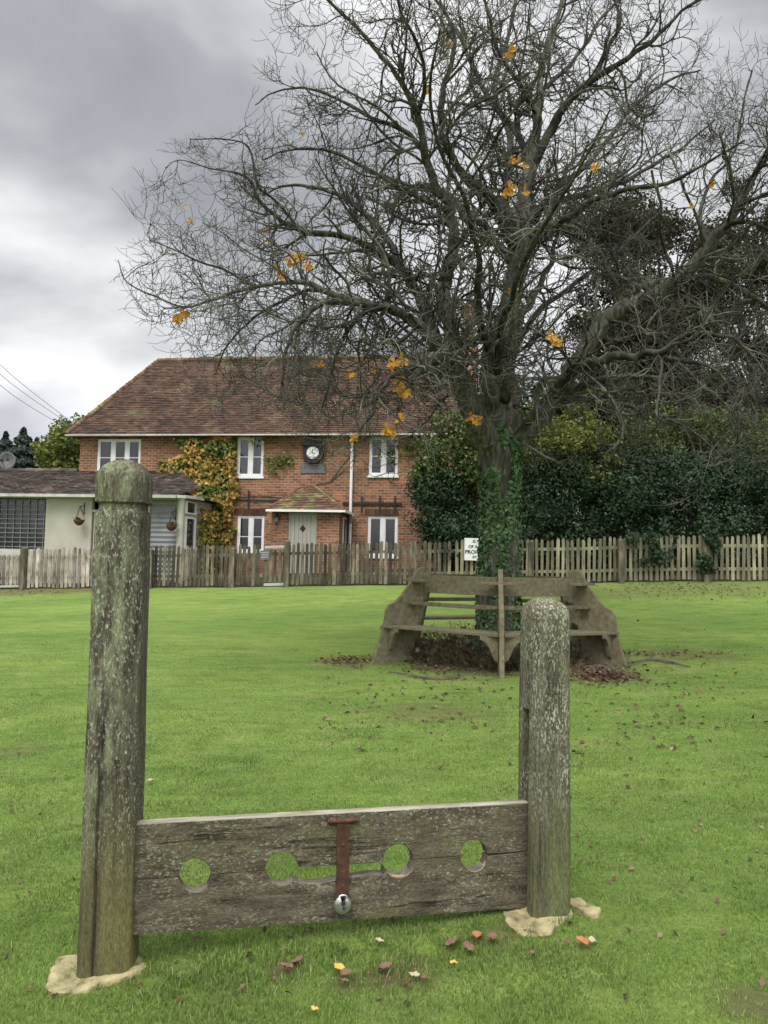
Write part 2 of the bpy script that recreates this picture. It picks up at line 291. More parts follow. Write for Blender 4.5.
# ------------------------------------------------------------------ ground
TREE = Vector((1.66, 11.0, 0)); TREE.z = gz(TREE.x, TREE.y)
def groundmat():
    mt, nt, b = newmat('lawn', 0.95, 0.1)
    v = coords(nt); fine = nz(nt, coords(nt, (1, 0.7, 1)), 45, 6, 0.75); mid = nz(nt, v, 3.0, 6, 0.6); big = nz(nt, coords(nt, (0.45, 1.0, 1)), 0.55, 4)
    c = rmp(nt, fine, [(0.28, (0.07, 0.118, 0.022)), (0.5, (0.145, 0.223, 0.048)), (0.72, (0.22, 0.30, 0.083))])
    c = mix(nt, rmp(nt, mid, [(0.45, g(0)), (0.75, g(0.6))]), c, (0.22, 0.25, 0.09))
    c = mix(nt, 1.0, c, rmp(nt, big, [(0.3, (0.72, 0.8, 0.75)), (0.7, (1.2, 1.12, 1.1))]), 'MULTIPLY')
    brown = nz(nt, coords(nt, (0.7, 1.3, 1)), 1.9, 8, 0.72)
    c = mix(nt, rmp(nt, brown, [(0.60, g(0)), (0.70, g(0.45))]), c, (0.12, 0.10, 0.045))
    t = nt.nodes.new('ShaderNodeTexCoord')
    streak = nz(nt, coords(nt, (0.5, 1.6, 1)), 3.2, 9, 0.75)
    c = mix(nt, 1.0, c, rmp(nt, streak, [(0.3, (0.62, 0.68, 0.6)), (0.5, g(0.98)), (0.72, (1.25, 1.18, 1.2))]), 'MULTIPLY')
    sg_ = nt.nodes.new('ShaderNodeSeparateXYZ'); nt.links.new(t.outputs['Object'], sg_.inputs[0])
    bf = math_(nt, 'GREATER_THAN', math_(nt, 'ADD', sg_.outputs[1], math_(nt, 'MULTIPLY', sg_.outputs[0], 0.15)), 19.98)
    c = mix(nt, bf, c, rmp(nt, mid, [(0.35, (0.03, 0.025, 0.015)), (0.65, (0.07, 0.07, 0.03))]))
    def spot(x, y, sx, sy, r0_, r1_, col, k, ns=2.5):
        nonlocal c
        mp_ = nt.nodes.new('ShaderNodeMapping'); mp_.vector_type = 'POINT'; mp_.inputs['Location'].default_value = (-x*sx, -y*sy, 0); mp_.inputs['Scale'].default_value = (sx, sy, 0)
        nt.links.new(t.outputs['Object'], mp_.inputs[0])
        ln = nt.nodes.new('ShaderNodeVectorMath'); ln.operation = 'LENGTH'; nt.links.new(mp_.outputs[0], ln.inputs[0])
        d = math_(nt, 'ADD', ln.outputs['Value'], math_(nt, 'MULTIPLY', math_(nt, 'SUBTRACT', nz(nt, v, ns, 7, 0.7), 0.5), 1.6))
        mr = nt.nodes.new('ShaderNodeMapRange'); mr.inputs[1].default_value = r1_; mr.inputs[2].default_value = r0_; mr.inputs[3].default_value = 0; mr.inputs[4].default_value = k
        nt.links.new(d, mr.inputs[0]); c = mix(nt, mr.outputs[0], c, col)
    spot(TREE.x+0.15, TREE.y-0.1, 0.62, 0.62, 0.8, 1.25, (0.085, 0.06, 0.04), 0.9)
    for (px, py, s, k) in ((600, 675, 1.4, 0.8), (350, 661, 1.5, 0.6), (430, 712, 1.3, 0.45), (690, 655, 1.1, 0.45), (400, 972, 5.5, 0.85), (290, 968, 8, 0.7), (345, 985, 9, .6), (500, 935, 6, 0.5), (755, 1003, 5, 0.6), (20, 750, 3, .3)):
        q = ground_at(px, py); spot(q.x, q.y, s, s*1.1, 0.4, 0.95, (0.10, 0.065, 0.045), k, 6)
    q = ground_at(680, 590); spot(q.x, q.y, 0.14, 0.9, 0.6, 1.1, (0.13, 0.125, 0.05), 0.45, 3)
    q = ground_at(20, 592); spot(q.x, q.y, 0.2, 1.4, 0.5, 1.0, (0.12, 0.09, 0.05), 0.7, 4)
    nt.links.new(c, b.inputs['Base Color'])
    bump(nt, b, math_(nt, 'ADD', fine, math_(nt, 'MULTIPLY', mid, 2.0)), 0.8, 0.03)
    return mt
M['ground'] = groundmat()
xs = np.unique(np.concatenate([np.linspace(-600, -20, 14), np.linspace(-20, 20, 161), np.linspace(20, 600, 14)]))
ys = np.unique(np.concatenate([np.linspace(-60, -2, 6), np.linspace(-2, 30, 161), np.linspace(30, 900, 16)]))
X, Y = np.meshgrid(xs, ys); Z = GZV(X, Y)
def lump(x, y): return (0.012*mnoise.noise(Vector((x*1.7, y*1.7, 0))) + 0.03*mnoise.noise(Vector((x*.45, y*.45, 3))))*sstep(4.5, 8, y)*(1-sstep(26, 40, y))
Z = Z + np.vectorize(lump)(X, Y)
V = np.stack([X.ravel(), Y.ravel(), Z.ravel()], 1); nx, ny = len(xs), len(ys)
ii = (np.arange(ny-1)[:, None]*nx + np.arange(nx-1)[None]).ravel()
go = mesh_np('ground', V, np.stack([ii, ii+1, ii+nx+1, ii+nx], 1), M['ground'], smooth=True); tag(go, 'green lawn sloping gently up to the fence', kind='structure')
def gzl(x, y): return gz(x, y) + lump(x, y)
GZL = np.vectorize(gzl)
# grass blades near the camera
def blades(n, y0, y1, hgt, wid, seed, xr=0.56, pw=2.0):
    r = np.random.default_rng(seed)
    u = r.random(n); y = y0*(y1/y0)**(u**(1/1.0)); x = (r.random(n)*2-1)*xr*y
    kp = r.random(n) > 1.15*np.clip((y-6.5)/10.0, 0, 1)**0.8; x, y = x[kp], y[kp]; n = len(x)
    cl = np.array([mnoise.noise(Vector((a*6, b_*6, 1))) for a, b_ in zip(x, y)])
    cl2 = np.array([mnoise.noise(Vector((a*1.4, b_*1.4, 5))) for a, b_ in zip(x, y)])
    bare = np.zeros(n)
    for (bx_, by_, br_2) in BARE:
        dd = np.hypot(x-bx_, (y-by_)*1.3)/br_2; bare = np.maximum(bare, np.clip(1.5-dd, 0, 1))
    nb = np.array([mnoise.noise(Vector((a*14, b_*14, 7))) for a, b_ in zip(x, y)])
    kp = (bare*(0.9+1.5*nb)) < 0.55+0.3*r.random(n); x, y, cl, cl2 = x[kp], y[kp], cl[kp], cl2[kp]; n = len(x)
    z = GZL(x, y)
    h = hgt*(0.55 + 0.7*r.random(n))*(1 + 0.8*np.clip(cl, -0.6, 1))*(1 + .5*cl2)
    a = r.random(n)*2*np.pi; tl = r.random(n)*0.9*h; ta = r.random(n)*2*np.pi
    w = wid*(0.6+0.8*r.random(n))*(y/y0)**0.55
    dx, dy = np.cos(a)*w/2, np.sin(a)*w/2
    lx, ly = np.cos(ta)*tl, np.sin(ta)*tl
    p0 = np.stack([x-dx, y-dy, z-0.004], 1); p1 = np.stack([x+dx, y+dy, z-0.004], 1)
    m0 = np.stack([x-dx*.8+lx*.4, y-dy*.8+ly*.4, z+h*.6], 1); m1 = np.stack([x+dx*.8+lx*.4, y+dy*.8+ly*.4, z+h*.6], 1)
    tp = np.stack([x+lx, y+ly, z+h*0.95], 1)
    V = np.stack([p0, p1, m1, m0, tp], 1).reshape(-1, 3); k = np.arange(n)*5
    return V, np.stack([k, k+1, k+2, k+3], 1), np.stack([k+3, k+2, k+4], 1)
M['grass'] = leafmat('grass_blades', [(0.078, 0.14, 0.022), (0.14, 0.228, 0.04), (0.195, 0.295, 0.06), (0.26, 0.33, 0.11), (0.12, 0.208, 0.035), (0.35, 0.34, 0.17)], 0.6, 0.35)
SL, SR = 2.79, 3.19
BARE = [(*ground_at(px, py)[:2], r_) for px, py, r_ in ((400, 972, .13), (345, 985, .06), (500, 938, .09), (290, 968, .08), (755, 1003, .14), (430, 950, .07), (150, 985, .08), (430, 712, .5), (20, 750, .25), (602, 676, .6), (690, 655, .5), (350, 661, .5))]+[(TREE.x+.1, TREE.y-.2, 1.35)]
V, Q, T = blades(400000, 2.15, 17.0, 0.0135, 0.0022, 3)
# longer tufts round the posts, under the board and in odd clumps
def tufts(n, seed):
    r = np.random.default_rng(seed); k = n//3
    t = r.random(n); x = -1.05+1.85*t + r.normal(size=n)*.02; y = (SL-0.02) + (SR-SL)*t + r.normal(size=n)*0.13 - 0.03
    cx = r.uniform(-.5, .5, 60); cy = r.uniform(2.5, 6.5, 60); ci = r.integers(0, 60, k)
    x[:k] = cx[ci]*cy[ci]+r.normal(size=k)*.05; y[:k] = cy[ci]+r.normal(size=k)*.05
    z = GZL(x, y); cl = np.array([mnoise.noise(Vector((a*8, b_*8, 2))) for a, b_ in zip(x, y)]); kp = (cl > -0.12) & ((np.arange(n) < k) | ((x < 0.42) & (x > -0.86))); x, y, z = x[kp], y[kp], z[kp]; n = len(x)
    h = 0.012+0.028*r.random(n)**2; a = r.random(n)*2*np.pi; ta = r.random(n)*2*np.pi; tl = r.random(n)*h*1.1; w = 0.0032*(.6+.8*r.random(n))
    dx, dy, lx, ly = np.cos(a)*w/2, np.sin(a)*w/2, np.cos(ta)*tl, np.sin(ta)*tl
    V = np.stack([np.stack(q_, 1) for q_ in ((x-dx, y-dy, z-.004), (x+dx, y+dy, z-.004), (x+dx*.8+lx*.4, y+dy*.8+ly*.4, z+h*.6), (x-dx*.8+lx*.4, y-dy*.8+ly*.4, z+h*.6), (x+lx, y+ly, z+h*.9))], 1).reshape(-1, 3); k_ = np.arange(n)*5
    return V, np.stack([k_, k_+1, k_+2, k_+3], 1), np.stack([k_+3, k_+2, k_+4], 1)
V_, Q_, T_ = tufts(20000, 8); Q = np.concatenate([Q, Q_+len(V)]); T = np.concatenate([T, T_+len(V)]); V = np.concatenate([V, V_])
tag(mesh_np('grass', V, Q, M['grass'], T=T), 'short green lawn grass in front of and around the stocks', 'grass', kind='stuff')
# ------------------------------------------------------------------ stocks: two posts and boards
def loft_post(name, px, py_bot, py_top, Y, w, d, mat, parent, groove=None, slot=None, seed=1, lean=(0, 0), yaw=0.0, tap=0.03):
    base = P(px[0], py_bot, Y); base.z = gz(base.x, base.y); top = P(px[1], py_top, Y)
    z0 = -0.12; H = top.z - base.z
    nh, na = 330, 96
    rnd = random.Random(seed)
    vs = []
    dome = w*0.50
    for i in range(nh+1):
        t = i/nh
        z = z0 + (H-z0)*t if i < nh*0.86 else None
        if z is None:
            k0 = z0 + (H-z0)*0.86; tt = (i/nh-0.86)/0.14; z = k0 + (H-k0)*math.sin(tt*math.pi/2)
        s = 1.0 - tap*max(0, z)/H
        e = 16.0
        if z > H-dome:
            q = (z-(H-dome))/dome; s *= max(0.001, (1-q**2.4))**0.5; e = 3+13*max(0, 1-q)**1.5
        if groove:
            gzz = H - groove
            if gzz-0.024 < z < gzz: s *= 0.87
            elif gzz-0.034 < z <= gzz-0.024: s *= 0.93
            elif gzz-0.2 < z <= gzz-0.034: s *= 0.975
        for j in range(na):
            a = 2*math.pi*j/na; ca, sa = math.cos(a), math.sin(a)
            rr = (abs(ca)**e + abs(sa)**e)**(-1/e)
            # chamfer the corners
            rr = min(rr, 1.74/(abs(ca)+abs(sa)))
            x = ca*rr*w/2*s; y = sa*rr*d/2*s
            nn = mnoise.noise(Vector((x*9+seed*7, y*9, z*1.6)))*0.004 + mnoise.noise(Vector((x*60+seed, y*60, z*3)))*0.0022
            nn += mnoise.noise(Vector((ca*1.5+seed, sa*1.5, z*0.9)))*0.004
            x += ca*nn; y += sa*nn
            vs.append((x, y, z))
    fs = [(i*na+j, i*na+(j+1) % na, (i+1)*na+(j+1) % na, (i+1)*na+j) for i in range(nh) for j in range(na)]
    fs += [tuple(range(na-1, -1, -1)), tuple(range(nh*na, nh*na+na))]
    me = bpy.data.meshes.new(name); me.from_pydata(vs, [], fs); me.update()
    o = link_mesh(name, me, mat, None, True)
    if slot:
        mbx = MB(); mbx.box(*slot); cut = mbx.build('cutter', mat)
        md = o.modifiers.new('b', 'BOOLEAN'); md.object = cut; md.operation = 'DIFFERENCE'; md.solver = 'EXACT'
        dg = bpy.context.evaluated_depsgraph_get(); me2 = bpy.data.meshes.new_from_object(o.evaluated_get(dg))
        o.modifiers.clear(); o.data = me2; bpy.data.objects.remove(cut)
    # shear towards the top position
    o.location = base
    dx, dy = (top.x-base.x)/H, 0.0
    R_ = Matrix.Rotation(yaw, 4, 'Z')
    Sh = Matrix(((1, 0, dx, 0), (0, 1, dy, 0), (0, 0, 1, 0), (0, 0, 0, 1)))
    o.data.transform(Sh @ R_)
    o.data.set_sharp_from_angle(angle=math.radians(40))
    if parent:
        o.parent = parent; o.location = base - parent.location
    return o
YAW = math.atan2(SR-SL, 1.75)
stocks = empty('stocks', ground_at(320, 925)); tag(stocks, 'weathered oak stocks with four leg holes between a tall and a short post', 'stocks')
postL = loft_post('post', (108, 126), 966, 459.5, SL+0.09, 0.188, 0.17, M['post'], stocks, groove=0.168, seed=1, yaw=0.07, tap=0.04)
tag(postL, 'tall post with a grooved rounded head, streaked with green algae')
postR = loft_post('post', (543, 545), 910, 597, SR+0.10, 0.170, 0.21, M['post2'], stocks, seed=2, yaw=0.19, slot=(-0.3, -0.055, -0.035, 0.035, -0.3, 0.82))
tag(postR, 'short round-topped post spotted with pale lichen')
# board plane through the two posts
A = Vector((P(138, 820, SL+0.085).x, SL+0.085, 0)); B = Vector((P(520, 800, SR+0.10).x, SR+0.10, 0))
bx = (B-A).normalized(); bn = Vector((bx.y, -bx.x, 0)); bz = Vector((0, 0, 1))   # bn towards the camera
def on_board(px, py, off=0.0):
    d = ray(px, py); o_ = Vector((0, 0, CAMZ)); p0 = A + bn*off
    t = (p0-o_).dot(bn)/d.dot(bn); q = o_ + d*t - A
    return (q.dot(bx), q.z)
def arc_pts(px, py, rx, ry, a0, a1, n=14):
    return [on_board(px + rx*math.cos(math.radians(a0+(a1-a0)*i/n)), py - ry*math.sin(math.radians(a0+(a1-a0)*i/n))) for i in range(n+1)]
holes = [(195, 873, 16, 17), (281, 866, 16.5, 17), (396.5, 858, 15, 16), (471.5, 853, 13.5, 15.5)]
def rough_line(p, q, n, amp, seed):
    r = random.Random(seed); out = []
    for i in range(n+1):
        t = i/n; x = p[0]+(q[0]-p[0])*t; y = p[1]+(q[1]-p[1])*t
        out.append(on_board(x, y + amp*mnoise.noise(Vector((x*0.06, seed, 0)))*2))
    return out
def board_piece(name, pts, lift=0.0):
    mb = MB(); mb.prism(pts, -0.026, 0.026)
    me = bpy.data.meshes.new(name); me.from_pydata(mb.v, [], mb.f); me.update()
    bm = bmesh.new(); bm.from_mesh(me); bmesh.ops.recalc_face_normals(bm, faces=bm.faces)
    bmesh.ops.triangulate(bm, faces=[f for f in bm.faces if len(f.verts) > 4]); bm.to_mesh(me); bm.free()
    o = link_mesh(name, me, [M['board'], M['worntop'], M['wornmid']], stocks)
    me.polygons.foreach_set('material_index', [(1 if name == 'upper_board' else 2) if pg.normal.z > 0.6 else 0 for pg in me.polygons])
    md = o.modifiers.new('bevel', 'BEVEL'); md.width = 0.004; md.segments = 2; md.limit_method = 'ANGLE'; md.angle_limit = math.radians(50)
    o.location = A - stocks.location; o.rotation_euler = (0, 0, math.atan2(bx.y, bx.x))
    return o
XL, XR = 133, 527
def seam(x): return 873.2 - (x-195)*(873-853)/(471.5-195)
top = rough_line((XL, 822.3), (XR, 801.2), 40, 0.35, 3)
low = []
low.append(on_board(XL, seam(XL)-0.6))
h = holes[0]; low.append(on_board(h[0]-h[2], seam(h[0]-h[2])-0.6)); low += arc_pts(*h, 176, 4)
h = holes[1]; low += [on_board(h[0]-h[2], seam(h[0]-h[2])-0.6)] + arc_pts(*h, 176, 8) + [on_board(298.5, 864.8), on_board(336, 862.6), on_board(382, 859.8)]
h = holes[2]; low += arc_pts(*h, 172, 4) + [on_board(h[0]+h[2], seam(h[0]+h[2])-0.6)]
h = holes[3]; low += [on_board(h[0]-h[2], seam(h[0]-h[2])-0.6)] + arc_pts(*h, 176, 4) + [on_board(XR, seam(XR)-0.6)]
def dedupe(p):
    o = [p[0]]
    for q in p[1:]:
        if (q[0]-o[-1][0])**2 + (q[1]-o[-1][1])**2 > 1e-7: o.append(q)
    return o
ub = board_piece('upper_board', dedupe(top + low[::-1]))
upp = [on_board(XL, seam(XL)+0.1)]
h = holes[0]; upp += [on_board(h[0]-h[2], seam(h[0]-h[2])+0.1)] + arc_pts(*h, 184, 356) + [on_board(h[0]+h[2], seam(h[0]+h[2])+0.1)]
h = holes[1]; upp += [on_board(h[0]-h[2], seam(h[0]-h[2])+0.1)] + arc_pts(*h, 184, 318) + [on_board(x, y) for x, y in ((299, 881.3), (312, 881.5), (324, 880), (336, 877.4), (352, 874.8), (368, 872.6), (382, 872.4))]
h = holes[2]; upp += arc_pts(*h, 208, 350) + [on_board(h[0]+h[2]+.5, seam(h[0]+h[2])+0.1)]
h = holes[3]; upp += [on_board(h[0]-h[2], seam(h[0]-h[2])+0.1)] + arc_pts(*h, 184, 356) + [on_board(XR, seam(XR)+0.1)]
bot = rough_line((XL, 931.5), (XR, 904.5), 50, 0.9, 8)
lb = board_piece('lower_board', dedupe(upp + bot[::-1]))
# chipped pale rims under two of the holes
for (hx, hy, rx, ry, a0, a1, wv) in ((396.5, 858, 16, 15.2, 212, 340, 2.4), (471.5, 853, 13.0, 15.2, 235, 335, 1.6)):
    inner = []; outer = []
    for i in range(11):
        a = math.radians(a0+(a1-a0)*i/10); jit = 0.5*mnoise.noise(Vector((i*1.3, hx, 0)))
        inner.append(on_board(hx+rx*math.cos(a), hy-ry*math.sin(a)+0.6)); kk = wv*math.sin(math.pi*i/10)**0.6+jit
        outer.append(on_board(hx+(rx+kk*0.6)*math.cos(a), hy-(ry+kk)*math.sin(a)))
    mb = MB()
    for i in range(10): mb.prism([inner[i], inner[i+1], outer[i+1], outer[i]], -0.0285, -0.012)
    o = mb.build('chipped_rim', M['freshwood'], lb)
# hasp
def bpt(px, py, off):        # board-local coords -> parent is upper board
    u, v = on_board(px, py, off); return (u, -off, v)
mb = MB()
u0_, v0_ = on_board(327.5, 821.0, 0.03); u1_, v1_ = on_board(358, 819.3, 0.03)
hasp = MB(); hasp.tube([(u0_, -0.036, v0_), (u1_, -0.036, v1_)], 0.009, 10)
hasp.box(u0_+0.012, u1_-0.012, -0.031, -0.024, min(v0_, v1_)-0.016, max(v0_, v1_)+0.004)
ho = hasp.build('hinge', M['rust'], ub, bevel=0.001)
for (px, py) in ((330, 820.5), (337, 820), (351, 819.5), (356, 819.4)):
    u, v = on_board(px, py, 0.035); q = MB(); q.tube([(u-0.002, -0.036, v), (u+0.002, -0.036, v)], 0.0115, 10); q.build('hinge_ring', M['rust'], ho)
q0 = on_board(336.8, 823, 0.03); q1 = on_board(349.2, 822.5, 0.03); q2 = on_board(348.2, 897, 0.03); q3 = on_board(335.8, 898, 0.03)
sm = MB(); sm.prism([q3, q2, q1, q0], -0.038, -0.031); strap = sm.build('hasp_strap', M['rust'], ub, bevel=0.0015)
for (px, py, r) in ((343, 845, .007), (342.5, 886, .004)):
    u, v = on_board(px, py, 0.038); q = MB(); q.tube([(u, -0.037, v), (u, -0.044, v)], [r, r*0.6], 12); q.build('rivet', M['rust'], strap, smooth=False)
# padlock: round disc lock hanging from the hasp
u, v = on_board(342.5, 904.5, 0.05); lc = A + bx*u + bz*v
pl = empty('padlock', (0, 0, 0)); pl.location = lc + bn*0.052; pl.rotation_euler = (0, 0, math.atan2(bx.y, bx.x)); tag(pl, 'round steel disc padlock hanging from the rusty hasp of the stocks', 'padlock')
R = 0.034
def disc_profile():
    mb = MB(); n = 40; prof = [(0.0, -0.013), (0.6, -0.013), (0.88, -0.010), (1.0, -0.004), (1.0, 0.006), (0.88, 0.012), (0.0, 0.013)]
    a0, a1 = math.radians(112), math.radians(68+360)
    vs = []; fs = []
    for i in range(n+1):
        a = a0+(a1-a0)*i/n
        for (rr, yy) in prof[1:-1]: vs.append((rr*R*math.cos(a), yy, rr*R*math.sin(a)))
    k = 5
    for i in range(n):
        for j in range(k-1): fs.append((i*k+j, (i+1)*k+j, (i+1)*k+j+1, i*k+j+1))
    # face plates down to an inner radius notch
    b0 = len(vs)
    for i in range(n+1):
        a = a0+(a1-a0)*i/n; rr = 0.02*R
        vs.append((rr*math.cos(a), -0.0135, rr*math.sin(a)-0.06*R)); vs.append((rr*math.cos(a), 0.0125, rr*math.sin(a)-0.06*R))
    for i in range(n):
        fs.append((b0+2*i, b0+2*(i+1), (i+1)*k, i*k)); fs.append((b0+2*i+1, i*k+k-1, (i+1)*k+k-1, b0+2*(i+1)+1))
    for i in (0, n): fs.append(tuple(i*k+j for j in range(k)) + (b0+2*i+1, b0+2*i))
    mb.add(vs, fs); return mb
disc_profile().build('lock_body', M['steel'], pl, smooth=False)
mb = MB(); mb.tube([(R*0.55*math.cos(math.radians(a)), 0.0, R*0.62+R*0.42*math.sin(math.radians(a))) for a in range(-20, 201, 20)], 0.0042, 8); mb.build('shackle', M['steel'], pl, smooth=True)
mb = MB(); mb.tube([(0.002, -0.0128, -0.008), (0.002, -0.0150, -0.008)], 0.0055, 14); mb.build('keyhole', M['dark'], pl)
mb = MB(); mb.tube([(0, -0.0145, 0.008), (0, -0.0105, 0.008)], 0.0085, 14); mb.build('shackle_recess', M['dark'], pl)
# stone footings
def slab(name, pix, hgt, label, group=None, seed=0, sink=0.05):
    pts = [ground_at(*p) for p in pix]; c = sum(pts, Vector())/len(pts)
    o_ = empty_off = None
    bm = bmesh.new(); ring = []
    N = 64; poly = [(p.x-c.x, p.y-c.y) for p in pts]
    def edge(a):   # radial distance to polygon
        best = 0; dx, dy = math.cos(a), math.sin(a)
        for i in range(len(poly)):
            (x1, y1), (x2, y2) = poly[i], poly[(i+1) % len(poly)]
            den = dx*(y2-y1)-dy*(x2-x1)
            if abs(den) < 1e-9: continue
            t = (x1*(y2-y1)-y1*(x2-x1))/den; s_ = (x1*dy-y1*dx)/den
            if t > 0 and -1e-6 <= s_ <= 1+1e-6: best = max(best, t)
        return best
    rings = []
    for k, (f, z) in enumerate(((1.0, -sink), (1.0, hgt*0.55), (0.95, hgt*0.95), (0.8, hgt), (0.5, hgt), (0.2, hgt))):
        rr = []
        for j in range(N):
            a = 2*math.pi*j/N; r = edge(a)*f*(1+0.07*mnoise.noise(Vector((math.cos(a)*4+seed, math.sin(a)*4, k*0.2))))
            x, y = r*math.cos(a), r*math.sin(a)
            zz = z + (0.016*mnoise.noise(Vector((x*9+seed, y*9, 0))) + 0.006*mnoise.noise(Vector((x*40, y*40, seed))) if k else 0) + gz(c.x+x, c.y+y)-gz(c.x, c.y)
            rr.append(bm.verts.new((x, y, zz)))
        rings.append(rr)
    for a_, b_ in zip(rings, rings[1:]):
        for j in range(N): bm.faces.new((a_[j], a_[(j+1) % N], b_[(j+1) % N], b_[j]))
    bm.faces.new(rings[-1])
    me = bpy.data.meshes.new(name); bm.to_mesh(me); bm.free()
    o = link_mesh(name, me, M['stone'], None, True); o.location = (c.x, c.y, gz(c.x, c.y)); tag(o, label, 'stone slab', group)
    o.data.set_sharp_from_angle(angle=math.radians(50)); return o
slab('footing_stone', [(44, 989), (56, 962), (84, 955), (128, 952), (146, 962), (143, 975), (120, 983), (78, 995), (50, 996)], 0.014, 'yellowish rough stone slab under the tall left post', 'stones at the feet of the posts', 2)
slab('footing_stone', [(500, 905), (520, 896), (560, 903), (574, 916), (560, 925), (548, 938), (520, 936), (506, 925)], 0.012, 'pale yellowish stone slab under the short right post', 'stones at the feet of the posts', 5)
slab('footing_stone', [(566, 902), (578, 899), (602, 913), (598, 919), (585, 918), (570, 908)], 0.014, 'small narrow pale stone to the right of the short post', 'stones at the feet of the posts', 9)
# ------------------------------------------------------------------ branching
def catmull(pts, n=6):
    pts = [np.array(p, float) for p in pts]; out = []
    q = [2*pts[0]-pts[1]] + pts + [2*pts[-1]-pts[-2]]
    for i in range(1, len(q)-2):
        for j in range(n):
            t = j/n; a, b_, c, d = q[i-1], q[i], q[i+1], q[i+2]
            out.append(0.5*(2*b_ + (c-a)*t + (2*a-5*b_+4*c-d)*t*t + (-a+3*b_-3*c+d)*t**3))
    out.append(pts[-1]); return np.array(out)
def tubes_np(paths, radii, sides):
    N, S, _ = paths.shape
    t = np.gradient(paths, axis=1); t /= np.linalg.norm(t, axis=2, keepdims=True)+1e-9
    md = paths[:, -1]-paths[:, 0]; md /= np.linalg.norm(md, axis=1, keepdims=True)+1e-9
    ref = np.where(np.abs(md[:, 2:3]) < 0.7, np.array([[0, 0, 1.0]]), np.array([[1.0, 0, 0]]))[:, None, :]
    a = np.cross(t, ref); a /= np.linalg.norm(a, axis=2, keepdims=True)+1e-9; b_ = np.cross(t, a)
    ang = np.arange(sides)*2*np.pi/sides
    ring = (a[:, :, None, :]*np.cos(ang)[None, None, :, None] + b_[:, :, None, :]*np.sin(ang)[None, None, :, None])*radii[:, :, None, None]
    V = (paths[:, :, None, :] + ring).reshape(-1, 3)
    base = (np.arange(N)[:, None, None]*S + np.arange(S-1)[None, :, None])*sides
    j = np.arange(sides)[None, None, :]; jn = (j+1) % sides
    Q = np.stack([base+j, base+jn, base+sides+jn, base+sides+j], -1).reshape(-1, 4)
    return V, Q
def grow(start, d, L, S, wig, up, rng, upbias=None):
    N = len(start); paths = np.zeros((N, S, 3)); paths[:, 0] = start
    d = d/np.linalg.norm(d, axis=1, keepdims=True); st = (L/(S-1))[:, None]; w = rng.normal(size=(N, 3))*wig
    for i in range(1, S):
        w = 0.45*w + rng.normal(size=(N, 3))*wig
        d = d + w; d[:, 2] += up[min(i-1, len(up)-1)] if hasattr(up, '__len__') else up
        d /= np.linalg.norm(d, axis=1, keepdims=True)
        paths[:, i] = paths[:, i-1] + d*st
    return paths
def spawn(paths, radii, k, rng, t0=0.15, t1=1.0, ang=(0.6, 1.1), flat=0.7):
    N, S, _ = paths.shape; idx = np.repeat(np.arange(N), k); n = len(idx)
    t = (t0 + (t1-t0)*rng.random(n))*(S-1); i = np.minimum(t.astype(int), S-2); f = (t-i)[:, None]
    p = paths[idx, i]*(1-f) + paths[idx, i+1]*f; tan = paths[idx, i+1]-paths[idx, i]; tan /= np.linalg.norm(tan, axis=1, keepdims=True)+1e-9
    r = radii[idx, i]*(1-f[:, 0]) + radii[idx, i+1]*f[:, 0]
    q = rng.normal(size=(n, 3)); q[:, 2] *= flat; q -= (q*tan).sum(1, keepdims=True)*tan; q /= np.linalg.norm(q, axis=1, keepdims=True)+1e-9
    a = (ang[0]+(ang[1]-ang[0])*rng.random(n))[:, None]
    return p, tan*np.cos(a)+q*np.sin(a), r, t/(S-1), idx
def taper(r0_, S, end): return r0_[:, None]*(1-(1-end)*np.linspace(0, 1, S)[None, :])
TY = 11.0
